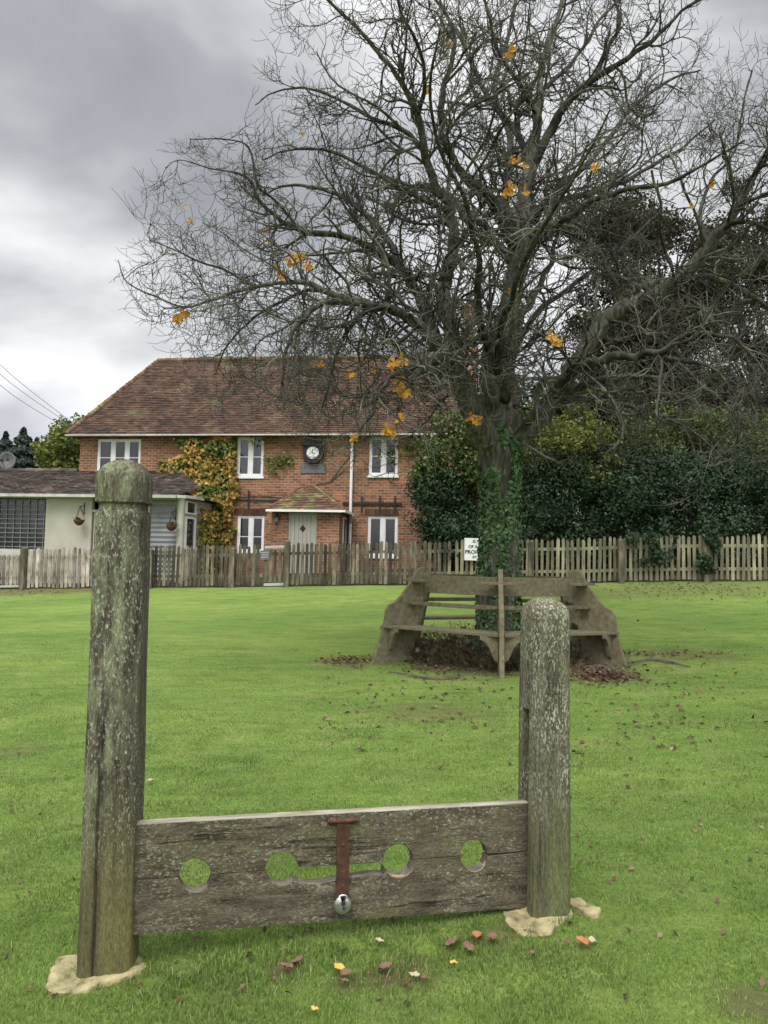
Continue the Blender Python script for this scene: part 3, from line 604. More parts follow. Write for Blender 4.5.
limbs = {
 'A': [(500,452,0,17),(494,418,0,15),(491,385,-.1,13.5),(493,356,-.1,13),(503,327,0,12),(512,294,.1,11.5),(520,260,.2,11),(523,231,.3,10),(524,205,.4,8.5),(531,162,.5,7.5),(537,116,.6,6),(540,81,.8,5),(544,53,1,4),(558,18,1.2,3.2),(566,-30,1.5,2.5),(560,-90,1.5,1.5)],
 'A0': [(508,455,.2,15),(512,425,.3,13),(508,395,.35,12),(506,365,.3,10),(514,330,.3,8),(530,300,.5,5),(548,270,1.0,4),(556,240,1.4,3),(570,200,1.8,2)],
 'A2': [(529,175,.5,6.5),(551,130,.3,6),(568,102,.1,5.5),(596,77,-.1,5),(621,63,-.3,4),(653,39,-.5,3.3),(688,7,-.6,2.5),(730,-20,-.8,1.5)],
 'A2b': [(596,77,-.1,4),(607,50,-.2,3),(620,20,-.3,2.6),(605,-20,-.3,2)],
 'A3': [(516,252,.2,8),(505,225,-.1,7),(491,198,-.5,6.5),(467,179,-.9,6),(448,150,-1.2,5.5),(440,120,-1.3,5),(446,80,-1.4,4),(455,40,-1.4,3),(440,0,-1.5,2.4),(430,-40,-1.5,2)],
 'A4': [(514,262,.2,7),(495,243,.6,6),(472,227,1.0,5.5),(458,205,1.3,5),(438,190,1.6,4),(410,185,1.9,3),(380,175,2.2,2.2)],
 'B': [(492,450,-.1,15),(478,418,-.3,13),(464,385,-.4,11),(455,355,-.5,10),(451,323,-.5,9),(443,298,-.5,8.5),(444,281,-.5,8),(450,267,-.6,7.5),(454,241,-.7,7),(450,212,-.8,6.5),(433,179,-1.0,6),(424,150,-1.2,5.5),(418,116,-1.4,5),(400,80,-1.6,4.2),(381,56,-1.7,3.6),(364,35,-1.8,3),(335,7,-2,2.4),(310,-20,-2.2,1.6)],
 'B2': [(424,150,-1.2,4.5),(400,128,-1.0,3.8),(372,118,-.9,3.2),(340,100,-.8,2.6),(305,88,-.7,2),(275,92,-.6,1.4),(255,105,-.5,1)],
 'B3': [(418,116,-1.4,4),(425,80,-1.8,3.5),(418,45,-2.1,3),(400,10,-2.4,2.4),(395,-30,-2.6,1.8)],
 'B4': [(450,212,-.8,4.5),(425,200,-1.0,4),(395,185,-1.1,3.5),(360,165,-1.1,3),(325,150,-1.1,2.4),(290,150,-1.1,1.8),(262,160,-1.1,1.2)],
 'C': [(486,445,-.3,13),(470,410,-.6,11),(456,375,-.8,10),(441,350,-1.0,9),(431,337,-1.1,8),(410,319,-1.2,7),(392,309,-1.3,6),(373,305,-1.4,5.5),(337,296,-1.5,5),(300,282,-1.6,4),(255,287,-1.7,3),(223,296,-1.8,2.6),(187,307,-1.9,2),(159,298,-1.9,1.6),(127,282,-1.9,1.2),(118,260,-1.9,.8)],
 'D': [(460,385,-.3,9),(446,358,0,8),(436,338,.1,7.5),(428,320,.2,7),(418,295,.3,6.5),(406,275,.4,6),(392,260,.4,5.5),(370,248,.4,5),(346,237,.4,4.5),(300,230,.3,4.0),(278,218,.2,3.4),(259,200,.1,2.8),(246,177,0,2.0),(209,168,0,1.2),(180,160,0,.8),(165,168,0,.6)],
 'D2': [(300,230,.3,2.6),(275,200,0,2.2),(258,186,-.2,2.4),(250,150,-.3,1.8),(232,140,-.4,1.3),(190,139,-.4,1)],
 'D3': [(406,275,.4,5),(385,235,.9,4.5),(355,205,1.3,3.8),(325,190,1.6,3),(290,185,1.9,2.3),(262,195,2.1,1.6)],
 'E': [(452,375,-.8,7),(446,360,-1.4,6),(421,362,-1.9,5.5),(408,369,-2.1,5),(390,378,-2.3,4),(378,394,-2.4,3.2),(372,414,-2.5,2.4),(358,432,-2.5,1.6)],
 'E2': [(392,309,-1.3,5),(358,304,-1.7,4.6),(325,303,-2.0,4.2),(303,319,-2.2,3.6),(292,334,-2.3,3),(285,356,-2.4,2.6),(283,383,-2.4,2),(281,400,-2.4,1.4)],
 'E3': [(337,296,-1.5,3.6),(310,290,-1.2,3),(275,305,-1.0,2.6),(245,325,-.9,2),(225,350,-.8,1.6),(215,375,-.8,1)],
 'E4': [(373,305,-1.4,4),(352,325,-1.2,3.4),(338,350,-1.0,2.8),(330,380,-.9,2.2),(322,410,-.9,1.5)],
 'E5': [(255,287,-1.7,2.4),(225,270,-1.6,2),(200,262,-1.5,1.6),(175,250,-1.4,1.2),(150,240,-1.4,.8)],
 'F': [(508,470,.2,11),(520,444,.3,10.5),(542,416,.3,10),(562,386,.2,10),(580,356,.1,10),(606,320,0,10),(625,308,-.1,9.5),(649,298,-.2,9),(682,276,-.4,8.5),(709,246,-.6,7),(735,212,-.8,5.5),(755,174,-.9,4.5),(768,155,-1,4),(790,115,-1.1,3),(800,60,-1.2,2)],
 'F2': [(670,284,-.3,5.5),(692,277,-.1,5),(720,280,.1,4.4),(750,295,.2,4),(780,318,.3,3),(810,345,.4,2)],
 'F3': [(715,238,-.6,4),(737,221,-.9,3.6),(768,229,-1.1,3),(800,245,-1.3,2)],
 'F4': [(737,208,-.8,3.6),(752,200,-1.1,3),(775,190,-1.3,2.6),(810,170,-1.5,2)],
 'F5': [(625,308,-.1,5),(611,275,.1,4),(596,248,.3,3.4),(575,235,.5,2.8),(560,232,.6,2)],
 'F6': [(709,246,-.6,3.6),(700,215,-.3,3),(712,180,0,2.6),(735,150,.2,2.2),(742,110,.3,1.8),(752,70,.4,1.2)],
 'G': [(510,445,-.1,6),(530,420,-.3,6),(552,393,-.6,6),(575,370,-.9,7),(600,361,-1.2,6.5),(635,355,-1.5,5.5),(663,351,-1.7,5),(690,333,-1.9,4),(715,335,-2,3.4),(737,341,-2.1,3),(764,371,-2.2,2.2),(785,410,-2.3,1.5)],
 'G2': [(655,353,-1.6,4),(677,360,-1.8,3.6),(709,366,-2,3),(728,385,-2.1,2.6),(737,407,-2.2,2.2),(739,437,-2.2,1.4)],
 'G3': [(560,395,-.6,6),(600,380,-.9,5),(655,377,-1.2,4),(696,382,-1.4,3),(731,412,-1.6,2.2),(750,445,-1.7,1.4)],
 'G4': [(540,415,.4,6),(570,400,.9,5),(610,402,1.3,4),(650,412,1.6,3),(690,430,1.9,2.2),(720,455,2.1,1.4)],
 'H': [(521,243,.3,6),(540,232,.6,5),(558,231,.8,4.5),(592,246,1.0,4),(611,270,1.1,3),(618,300,1.1,2.2),(610,330,1.0,1.4)],
 'H2': [(523,240,.3,6),(545,228,0,5.5),(568,217,-.3,5),(611,193,-.7,4),(668,183,-1.1,3),(711,160,-1.4,2.2),(745,140,-1.6,1.4)],
 'I': [(524,215,.4,5),(560,200,.9,4.5),(603,190,1.3,4),(646,169,1.7,3),(681,148,2.0,2.2),(715,120,2.2,1.4)],
 'K': [(537,116,.6,4),(520,85,.2,3.6),(500,55,-.1,3),(490,20,-.3,2.6),(480,-20,-.5,2)],
 'K2': [(540,90,.7,3.6),(575,60,1.1,3),(600,20,1.4,2.5),(640,-20,1.7,2)],
 'K3': [(531,162,.5,5),(515,130,1.0,4.5),(490,100,1.5,4),(470,60,1.9,3.4),(450,20,2.2,2.8),(420,-20,2.5,2)],
 'N3': [(505,400,-.4,7),(498,350,-1.2,5),(510,300,-1.9,4.4),(530,250,-2.5,3.8),(560,200,-3.1,3),(590,150,-3.6,2.2),(610,110,-3.9,1.6)],
 'N4': [(500,380,-.4,6),(480,320,-1.3,5),(478,260,-2.0,4.4),(465,200,-2.6,3.8),(440,150,-3.1,3),(430,90,-3.6,2.4),(440,30,-4,2)],
 'R1': [(505,400,.4,7),(515,350,1.3,5),(540,310,2.1,4),(580,280,2.8,3.4),(620,250,3.4,2.6),(650,220,3.8,1.6)],
 'R3': [(520,260,.5,6),(505,200,1.3,5),(510,140,2.0,4.4),(495,90,2.7,3.6),(510,30,3.2,3),(520,-30,3.6,2)],
 'R4': [(522,230,.5,5),(560,190,1.3,4.4),(600,150,2.0,3.8),(630,110,2.6,3),(670,80,3.2,2.2),(700,70,3.6,1.4)],
}
tree = empty('bare_tree', TREE); tag(tree, 'large bare horse chestnut tree with a few golden leaves, ringed by the wooden bench', 'tree')
TL = np.array(TREE)
trunk_pts = [(498,676,0,34),(499,668,0,27),(499,650,0,24),(499,620,0,21.5),(499,580,0,20.5),(500,540,0,19.5),(500,500,0,19.5),(500,475,0,20.5),(500,455,0,21),(499,438,0,18),(498,425,0,10)]
def to_world(pl_): return np.array([[*P(x, y, TY+dy), r*(TY+dy)/F] for x, y, dy, r in pl_])
Vs, Qs, off = [], [], 0
def addt(V, Q):
    global off
    Vs.append(V); Qs.append(Q+off); off += len(V)
w = catmull(to_world(trunk_pts), 6); p = w[:, :3]; r = w[:, 3]
V, Q = tubes_np(p[None], r[None], 40)
cen = np.repeat(p, 40, axis=0); dv = V-cen
ridge = np.array([0.13*mnoise.noise(Vector((a[0]*5.0, a[1]*5.0, a[2]*0.9))) + 0.06*mnoise.noise(Vector((a[0]*16, a[1]*16, a[2]*3))) for a in V])
V = cen + dv*(1+ridge[:, None]*1.6); addt(V, Q)
Vb, Qb, offb = [], [], 0
L0p, L0r = [], []
for k, pl_ in limbs.items():
    w = catmull(to_world(pl_), 6); p = w[:, :3].copy(); r = w[:, 3]*0.86; r = np.where(r < 0.1, r*(0.62+0.38*r/0.1), r)
    seedv = len(k)*3.1+ord(k[0])
    for i in range(1, len(p)):
        amp = min(0.05, r[i]*0.9)
        p[i] += np.array([mnoise.noise(Vector((i*0.35+seedv, j*9.0, 0))) for j in range(3)])*amp
    V, Q = tubes_np(p[None], r[None], 12 if r[0] > 0.06 else 8)
    n_ = 12 if r[0] > 0.06 else 8
    cen = np.repeat(p, n_, axis=0); nn = np.array([mnoise.noise(Vector((a[0]*9, a[1]*9, a[2]*9))) for a in V])
    V = cen+(V-cen)*(1+0.28*nn[:, None])
    if k in ('A', 'A0', 'B', 'C', 'F'): addt(V, Q)
    else: Vb.append(V); Qb.append(Q+offb); offb += len(V)
    # resample into short pieces for spawning, skipping the thickest base
    L0p.append(p); L0r.append(r)
mesh_np('trunk', np.concatenate(Vs)-TL, np.concatenate(Qs), M['bark'], tree, True)
mesh_np('limbs', np.concatenate(Vb)-TL, np.concatenate(Qb), M['branch'], tree, True)
# level 1
segp, segr = [], []
for p, r in zip(L0p, L0r):
    for i in range(0, len(p)-3, 3):
        if r[i] > 0.105 and p[i][2] < CAMZ+2.2: continue
        segp.append(p[i:i+4]); segr.append(r[i:i+4])
segp, segr = np.array(segp), np.array(segr)
rg = np.random.default_rng(11)
seglen = np.linalg.norm(segp[:, -1]-segp[:, 0], axis=1)
sx = 384+F*segp[:, 0, 0]/segp[:, 0, 1]
def level(paths, radii, k, Lf, rf, S, wig, up, ang, rng, end=0.35, t0=0.1, rmin=0.003, flat=0.7):
    p, d, r, t, idx = spawn(paths, radii, k, rng, t0=t0, ang=ang, flat=flat)
    L = Lf(r, t, rng)
    rr = np.maximum(r*rf*(0.7+0.5*rng.random(len(r))), rmin)
    ps = grow(p, d, L, S, wig, up, rng)
    return ps, taper(rr, S, end)
sz = 512-F*(segp[:, 0, 2]-CAMZ)/segp[:, 0, 1]+50
core = (sx > 400) & (sz > 270)
k1 = np.where(core, 1, np.clip((seglen*4.8).astype(int), 1, 5)); k1 = np.where(core & (rg.random(len(k1)) < .35), 0, k1)
ps1, rs1 = [], []
for kk in np.unique(k1[k1 > 0]):
    m_ = k1 == kk
    a, b_ = level(segp[m_], segr[m_], int(kk), lambda r, t, g_: (0.5+0.85*g_.random(len(r)))*np.clip(r/0.028, 0.55, 1.3), 0.55, 12, 0.15, [-0.02, -0.02, -0.01, 0.0, 0.02, 0.04, 0.06, 0.08, 0.1, 0.1, 0.1], (0.5, 1.25), rg, rmin=0.0055)
    ps1.append(a); rs1.append(np.minimum(b_, 0.02))
ps1, rs1 = np.concatenate(ps1), np.concatenate(rs1)
# drooping weeping growth low on both sides of the crown
lowm = (segp[:, 0, 2] > CAMZ+1.4) & (segp[:, 0, 2] < CAMZ+4.0) & (rg.random(len(segp)) < .6)
a, b_ = level(segp[lowm], segr[lowm], 1, lambda r, t, g_: 0.6+1.1*g_.random(len(r)), 0.35, 12, 0.14, [-0.16, -0.15, -0.13, -0.1, -0.06, -0.02, 0.04, 0.1, 0.16, 0.2, 0.2], (0.8, 1.4), rg, rmin=0.0055)
ps1 = np.concatenate([ps1, a]); rs1 = np.concatenate([rs1, np.minimum(b_, 0.016)])
ENV = np.array([(-80, 230), (0, 245), (60, 238), (100, 250), (125, 235), (140, 135), (180, 108), (230, 140), (260, 100), (300, 108), (350, 150), (400, 165), (440, 240), (500, 380), (540, 430)], float)
def cull(ps, rs, soft, rng):      # crown outline on the house side
    e = ps[:, -1]; v = e-np.array([0, 0, CAMZ]); zc = v@np.array(fw); px = 384+F*(v@np.array(RT))/zc; py = 512-F*(v@np.array(UP))/zc
    ok = px > np.interp(py, ENV[:, 0], ENV[:, 1])+rng.random(len(px))*soft-4
    ok &= py < 505+rng.random(len(px))*25
    return ps[ok], rs[ok]
ps1, rs1 = cull(ps1, rs1, 40, rg)
ps2, rs2 = level(ps1, rs1, 8, lambda r, t, g_: 0.25+0.55*g_.random(len(r)), 0.60, 11, 0.21, [-0.02, -0.02, 0.0, 0.02, 0.05, 0.08, 0.12, 0.14, 0.16, 0.16], (0.5, 1.2), rg, rmin=0.0040, end=0.6, t0=0.08)
ps2, rs2 = cull(ps2, rs2, 22, rg)
ps3, rs3 = level(ps2, rs2, 4, lambda r, t, g_: 0.10+0.24*g_.random(len(r)), 0.8, 6, 0.22, [0.02, 0.05, 0.10, 0.16, 0.2], (0.5, 1.2), rg, rmin=0.0034, end=0.8, t0=0.2)
ps3, rs3 = cull(ps3, rs3, 14, rg)
# keep the wood out of the space just before the camera
def keep(ps, rs): 
    k_ = ps[:, :, 1].min(1) > 5.5
    return ps[k_], rs[k_]
ps1, rs1 = keep(ps1, rs1); ps2, rs2 = keep(ps2, rs2); ps3, rs3 = keep(ps3, rs3)
V1, Q1 = tubes_np(ps1, rs1, 5); V2, Q2 = tubes_np(ps2, rs2, 4)
V3, Q3 = tubes_np(ps3, rs3, 3)
mesh_np('crown', np.concatenate([V1, V2, V3])-TL, np.concatenate([Q1, Q2+len(V1), Q3+len(V1)+len(V2)]), M['twig'], tree, True)
print('twigs', len(ps1), len(ps2), len(ps3))
# golden leaf sprays still hanging
def leafspray(name, px, py, Y, s, parent, mat, n=5, seed=0):
    r = random.Random(seed); mb = MB()
    for i in range(n):
        a = math.radians(-150+240*i/(n-1))+r.uniform(-.3, .3); L = s*r.uniform(0.7, 1.1); tw = r.uniform(-.5, .5)
        d = Vector((math.cos(a), tw, math.sin(a)*0.9-0.25)).normalized(); sd_ = d.cross(Vector((r.uniform(-.4, .4), 1, r.uniform(-.3, .3)))).normalized()*L*0.27
        nrm = d.cross(sd_).normalized()*L*0.06
        ps = [Vector((0, 0, 0)), d*L*0.35+sd_*0.75, d*L*0.65+sd_*1.15+nrm, d*L*0.88+sd_*0.6, d*L, d*L*0.88-sd_*0.6, d*L*0.65-sd_*1.15+nrm, d*L*0.35-sd_*0.75]
        mid1, mid2 = d*L*0.35-nrm, d*L*0.7-nrm
        mb.add(ps+[mid1, mid2], [(0, 8, 1), (1, 8, 9, 2), (2, 9, 3), (3, 9, 4), (0, 7, 8), (8, 7, 6, 9), (9, 6, 5), (9, 5, 4)])
    o = mb.build(name, mat, parent, recalc=False); o.location = P(px, py, Y)-TREE; return o
gold = [(180,313,9.2,.17),(178,318,9.2,.12),(265,230,11.2,.10),(269,240,11.2,.09),(290,258,9.6,.16),(300,256,9.6,.15),(308,264,9.6,.12),(296,263,9.6,.13),(283,274,9.6,.13),(277,268,9.6,.10),(190,221,11,.08),(315,363,8.9,.11),(321,364,8.9,.09),
 (394,362,8.8,.14),(402,360,8.8,.14),(393,372,8.8,.13),(399,379,8.8,.14),(405,391,8.8,.14),(399,388,8.8,.12),(400,418,8.7,.11),(386,428,8.7,.12),(392,432,8.7,.11),(353,438,8.6,.11),(350,374,9,.10),(372,371,9,.08),(470,417,9.6,.11),(476,420,9.6,.12),
 (511,290,10.4,.12),(516,288,10.4,.09),(509,188,9.9,.16),(506,193,9.9,.14),(518,160,10.2,.10),(524,165,10.2,.11),(512,160,10.2,.09),(595,166,10,.12),(509,52,9.6,.14),(448,44,9.4,.11),(444,38,9.4,.09),(427,90,9.4,.12),(551,336,9.2,.14),(556,342,9.2,.11),(710,184,10,.10),(691,206,10,.08),(302,133,10.6,.07),(185,205,11,.07),(525,192,10,.1)]
for i, (px, py, Y_, s) in enumerate(gold): leafspray('leaf', px, py, Y_, s*0.74, tree, M['gold'], 5, i)
# ivy round the trunk
def leafquads(P_, Nrm, size, rng, jit=0.6):
    n = len(P_); N_ = Nrm + rng.normal(size=(n, 3))*jit; N_ /= np.linalg.norm(N_, axis=1, keepdims=True)+1e-9
    q = rng.normal(size=(n, 3)); a = np.cross(N_, q); a /= np.linalg.norm(a, axis=1, keepdims=True)+1e-9; b_ = np.cross(N_, a)
    s = (size*(0.6+0.8*rng.random(n)))[:, None]; bend = N_*s*0.18
    V = np.stack([P_-a*s*.5, P_-b_*s*.34+bend, P_+a*s*.55, P_+b_*s*.34+bend], 1).reshape(-1, 3); k = np.arange(n)*4
    return V, np.stack([k, k+1, k+2, k+3], 1)
rg = np.random.default_rng(5)
w = catmull(to_world(trunk_pts[1:]), 30)
N = 13000; zt = rg.random(N)**0.8; ang = rg.random(N)*2*np.pi
i_ = (zt*(len(w)-1)).astype(int); c_ = w[i_]; den = np.array([mnoise.noise(Vector((math.cos(a)*1.6, math.sin(a)*1.6, c[2]*1.5))) for a, c in zip(ang, c_)])
camf = np.cos(ang)   # right/left
keepm = (den > -0.35 + 0.6*np.clip((c_[:, 2]-2.6)/1.2, 0, 1)) 
c_, ang = c_[keepm], ang[keepm]; nr = np.stack([np.cos(ang), np.sin(ang), np.zeros(len(ang))], 1)
Pi = c_[:, :3] + nr*(c_[:, 3]*0.92+0.01+0.035*rg.random(len(ang)))[:, None]
V, Q = leafquads(Pi, nr+np.array([0, 0, .3]), 0.066, rg, 0.5)
ivy = mesh_np('ivy', V-TL, Q, M['ivy']); ivy.location = TREE; tag(ivy, 'dark green ivy climbing the trunk of the bare tree', 'ivy')
# ------------------------------------------------------------------ tree bench
BC = Vector((1.62, 11.0, gz(1.0, 9.9)+0.0)); bench = empty('tree_bench', BC); tag(bench, 'weathered wooden six-sided bench built round the tree trunk', 'bench')
prof = [(1.36, -0.15), (1.10, 1.20), (1.12, 1.245), (1.17, 1.265), (1.22, 1.26), (1.27, 1.22), (1.33, 1.12), (1.41, 1.00), (1.50, 0.88), (1.59, 0.80), (1.68, 0.755), (1.72, 0.69), (1.745, 0.50), (1.82, 0.22), (1.90, 0.0), (1.93, -0.15)]
C60, S60 = math.cos(math.radians(60)), math.sin(math.radians(60))
def chord(r_in, r_out, z0, z1, inset=0.045):
    mb = MB(); e = Vector((C60-1, S60)).normalized()
    def pt(r, end):
        a = Vector((r, 0)); b_ = Vector((r*C60, r*S60)); return a+e*inset if not end else b_-e*inset
    a0, a1, b0, b1 = pt(r_in, 0), pt(r_out, 0), pt(r_in, 1), pt(r_out, 1)
    mb.add([(*a0, z0), (*a1, z0), (*b1, z0), (*b0, z0), (*a0, z1), (*a1, z1), (*b1, z1), (*b0, z1)], [(0,3,2,1),(4,5,6,7),(0,1,5,4),(1,2,6,5),(2,3,7,6),(3,0,4,7)])
    return mb
def bparts():
    out = []
    mb = MB(); mb.prism(prof, -0.03, 0.03); out.append(('side_panel', mb, 0.008, True))
    out.append(('seat', chord(1.33, 1.78, 0.455, 0.49), 0.006, False))
    out.append(('back_rail', chord(1.165, 1.205, 0.92, 1.16), 0.006, False))
    out.append(('back_slat', chord(1.225, 1.265, 0.745, 0.80), 0.006, False))
    mb = MB(); mb.box(1.206, 1.36, -0.25, 0.25, 1.065, 1.10); out.append(('ledge', mb, 0.006, False))
    mb = MB(); mb.box(1.266, 1.40, -0.17, 0.17, 0.765, 0.795); out.append(('ledge', mb, 0.006, False))
    for s in (-1, 1):
        mb = MB(); pts = [(0.035, 0.455), (0.26, 0.455), (0.25, 0.41), (0.19, 0.38), (0.14, 0.31), (0.11, 0.23), (0.08, 0.17), (0.035, 0.15)]
        mb.prism([(s*a, b_) for a, b_ in pts], 1.64, 1.685, 'x'); out.append(('bracket', mb, 0.004, False))
    return out
proto = bparts(); meshes = []
for k in range(6):
    for i, (nm, mb, bev, pan) in enumerate(proto):
        if k == 0: o = mb.build(nm, M['benchwood'], bench, bevel=bev*0.6); meshes.append(o)
        else: o = meshes[i].copy(); COL.objects.link(o); o.parent = bench
        o.rotation_euler = (0, 0, math.radians(-96+60*k))
        if pan and k in (2, 3, 4): o.scale = (1, 1, 0.84)
# stone block under left panel
def gbox(name, px, py, w_, d_, h_, mat, label, cat, rz=0.0):
    q = ground_at(px, py); mb = MB(); mb.box(-w_/2, w_/2, -d_/2, d_/2, -0.1, h_); o = mb.build(name, mat, bevel=0.012); o.location = q; o.rotation_euler = (0, 0, rz); tag(o, label, cat); return o
# ------------------------------------------------------------------ house frame
HL = P(75, 560, 24.8); HR = P(430, 560, 23.2); hx = Vector((HR.x-HL.x, HR.y-HL.y, 0)).normalized(); HA = math.atan2(hx.y, hx.x); hn = Vector((-hx.y, hx.x, 0))
FZ = 0.95; HO = Vector((HL.x, HL.y, FZ))
def hl(px, py, yl=0.0):
    d = ray(px, py); o_ = Vector((0, 0, CAMZ)); p0 = HO + hn*yl; t = (p0-o_).dot(hn)/d.dot(hn); q = o_+d*t-HO
    return q.dot(hx), q.z
house = empty('brick_cottage', HO, HA); tag(house, 'two-storey red brick cottage with a mossy tiled roof and white windows', 'house')
def wall_holes(name, x0, x1, z0, z1, y, holes_, depth, mat, parent):
    xs_ = sorted({x0, x1, *[h for q in holes_ for h in q[:2]]}); zs_ = sorted({z0, z1, *[h for q in holes_ for h in q[2:]]}); mb = MB()
    for a, b_ in zip(xs_, xs_[1:]):
        for c, d in zip(zs_, zs_[1:]):
            mx, mz = (a+b_)/2, (c+d)/2
            if any(q[0] < mx < q[1] and q[2] < mz < q[3] for q in holes_): continue
            mb.add([(a, y, c), (b_, y, c), (b_, y, d), (a, y, d)], [(0, 1, 2, 3)])
    for q in holes_:
        a, b_, c, d = q; Y2 = y+depth
        mb.add([(a, y, c), (a, Y2, c), (a, Y2, d), (a, y, d)], [(0, 1, 2, 3)]); mb.add([(b_, y, c), (b_, Y2, c), (b_, Y2, d), (b_, y, d)], [(3, 2, 1, 0)])
        mb.add([(a, y, d), (b_, y, d), (b_, Y2, d), (a, Y2, d)], [(0, 1, 2, 3)]); mb.add([(a, y, c), (b_, y, c), (b_, Y2, c), (a, Y2, c)], [(3, 2, 1, 0)])
    return mb
def window(parent, x0, x1, z0, z1, y, cas, bar=None, lower=False, curtain=False):
    mb = MB(); fw_ = 0.055; y0, y1 = y+0.03, y+0.10
    mb.box(x0, x0+fw_, y0, y1, z0, z1); mb.box(x1-fw_, x1, y0, y1, z0, z1); mb.box(x0+fw_, x1-fw_, y0, y1, z1-fw_, z1); mb.box(x0+fw_, x1-fw_, y0, y1, z0, z0+fw_)
    xs_ = [x0+fw_]
    for c in cas: xc = x0+(x1-x0)*c; mb.box(xc-0.05, xc+0.05, y0+0.002, y1-0.002, z0+fw_, z1-fw_); xs_ += [xc-0.05, xc+0.05]
    xs_.append(x1-fw_)
    for i in range(0, len(xs_), 2):    # casement inner frames
        a, b_ = xs_[i], xs_[i+1]; t = 0.035; mb.box(a, a+t, y0+0.012, y1-0.012, z0+fw_, z1-fw_); mb.box(b_-t, b_, y0+0.012, y1-0.012, z0+fw_, z1-fw_)
        mb.box(a+t, b_-t, y0+0.012, y1-0.012, z0+fw_, z0+fw_+t); mb.box(a+t, b_-t, y0+0.012, y1-0.012, z1-fw_-t, z1-fw_)
        if bar is not None: zb = z0+(z1-z0)*bar; mb.box(a+t, b_-t, y0+0.02, y1-0.02, zb-0.012, zb+0.012)
    f = mb.build('window', M['white'], parent)
    q = MB()
    q.box(x0+fw_, x1-fw_, y+0.062, y+0.068, z0+fw_, z1-fw_); q.build('pane', M['glass'], f)
    s = MB(); s.box(x0-0.04, x1+0.04, y-0.05, y+0.05, z0-0.07, z0-0.002); s.build('sill', M['white'], f, bevel=0.006)
    if curtain:
        n = 14
        for (a, b_) in ((x0+fw_, x0+fw_+(x1-x0)*0.24), (x1-fw_-(x1-x0)*0.2, x1-fw_)):
            c = MB(); vs = []
            for i in range(n+1): xx = a+(b_-a)*i/n; yy = y+0.16+0.02*math.sin(i*1.9); vs += [(xx, yy, z0), (xx, yy, z1)]
            c.add(vs, [(2*i, 2*i+2, 2*i+3, 2*i+1) for i in range(n)])
            c.build('curtain', M['curtain'], f)
    return f
EZ = hl(250, 435)[1]                                # eave height above floor
XRt = hl(482, 500)[0]
wins = {'ul': (97, 140.5, 439, 471), 'um': (237, 263.5, 437, 476.5), 'ur': (369, 398, 435.5, 475.5), 'll': (237, 264, 515.5, 552), 'lr': (367.5, 397.5, 516, 556.5)}
wr = {k: (hl(a, (c+d)/2)[0], hl(b_, (c+d)/2)[0], hl((a+b_)/2, d)[1], hl((a+b_)/2, c)[1]) for k, (a, b_, c, d) in wins.items()}
for k in ('um', 'ur', 'ul'):
    a = list(wr[k]); a[3] = min(a[3], EZ-0.06); wr[k] = tuple(a)
mb = wall_holes('wall', 0, XRt, -0.8, EZ, 0, list(wr.values()), 0.14, M['brick'], house)
DEP = 6.2
mb.add([(0, 0, -.8), (0, DEP, -.8), (0, DEP, EZ), (0, 0, EZ)], [(3, 2, 1, 0)]); mb.add([(XRt, 0, -.8), (XRt, DEP, -.8), (XRt, DEP, EZ), (XRt, 0, EZ)], [(0, 1, 2, 3)])
mb.add([(0, DEP, -.8), (XRt, DEP, -.8), (XRt, DEP, EZ), (0, DEP, EZ)], [(0, 1, 2, 3)])
mb.build('wall', M['brick'], house, recalc=False)
window(house, *wr['ul'], 0, (0.36, 0.68), 0.42, curtain=True); window(house, *wr['um'], 0, (0.5,), 0.5, curtain=True); window(house, *wr['ur'], 0, (0.5,), 0.5)
window(house, *wr['ll'], 0, (0.5,), 0.42); window(house, *wr['lr'], 0, (0.5,), None)
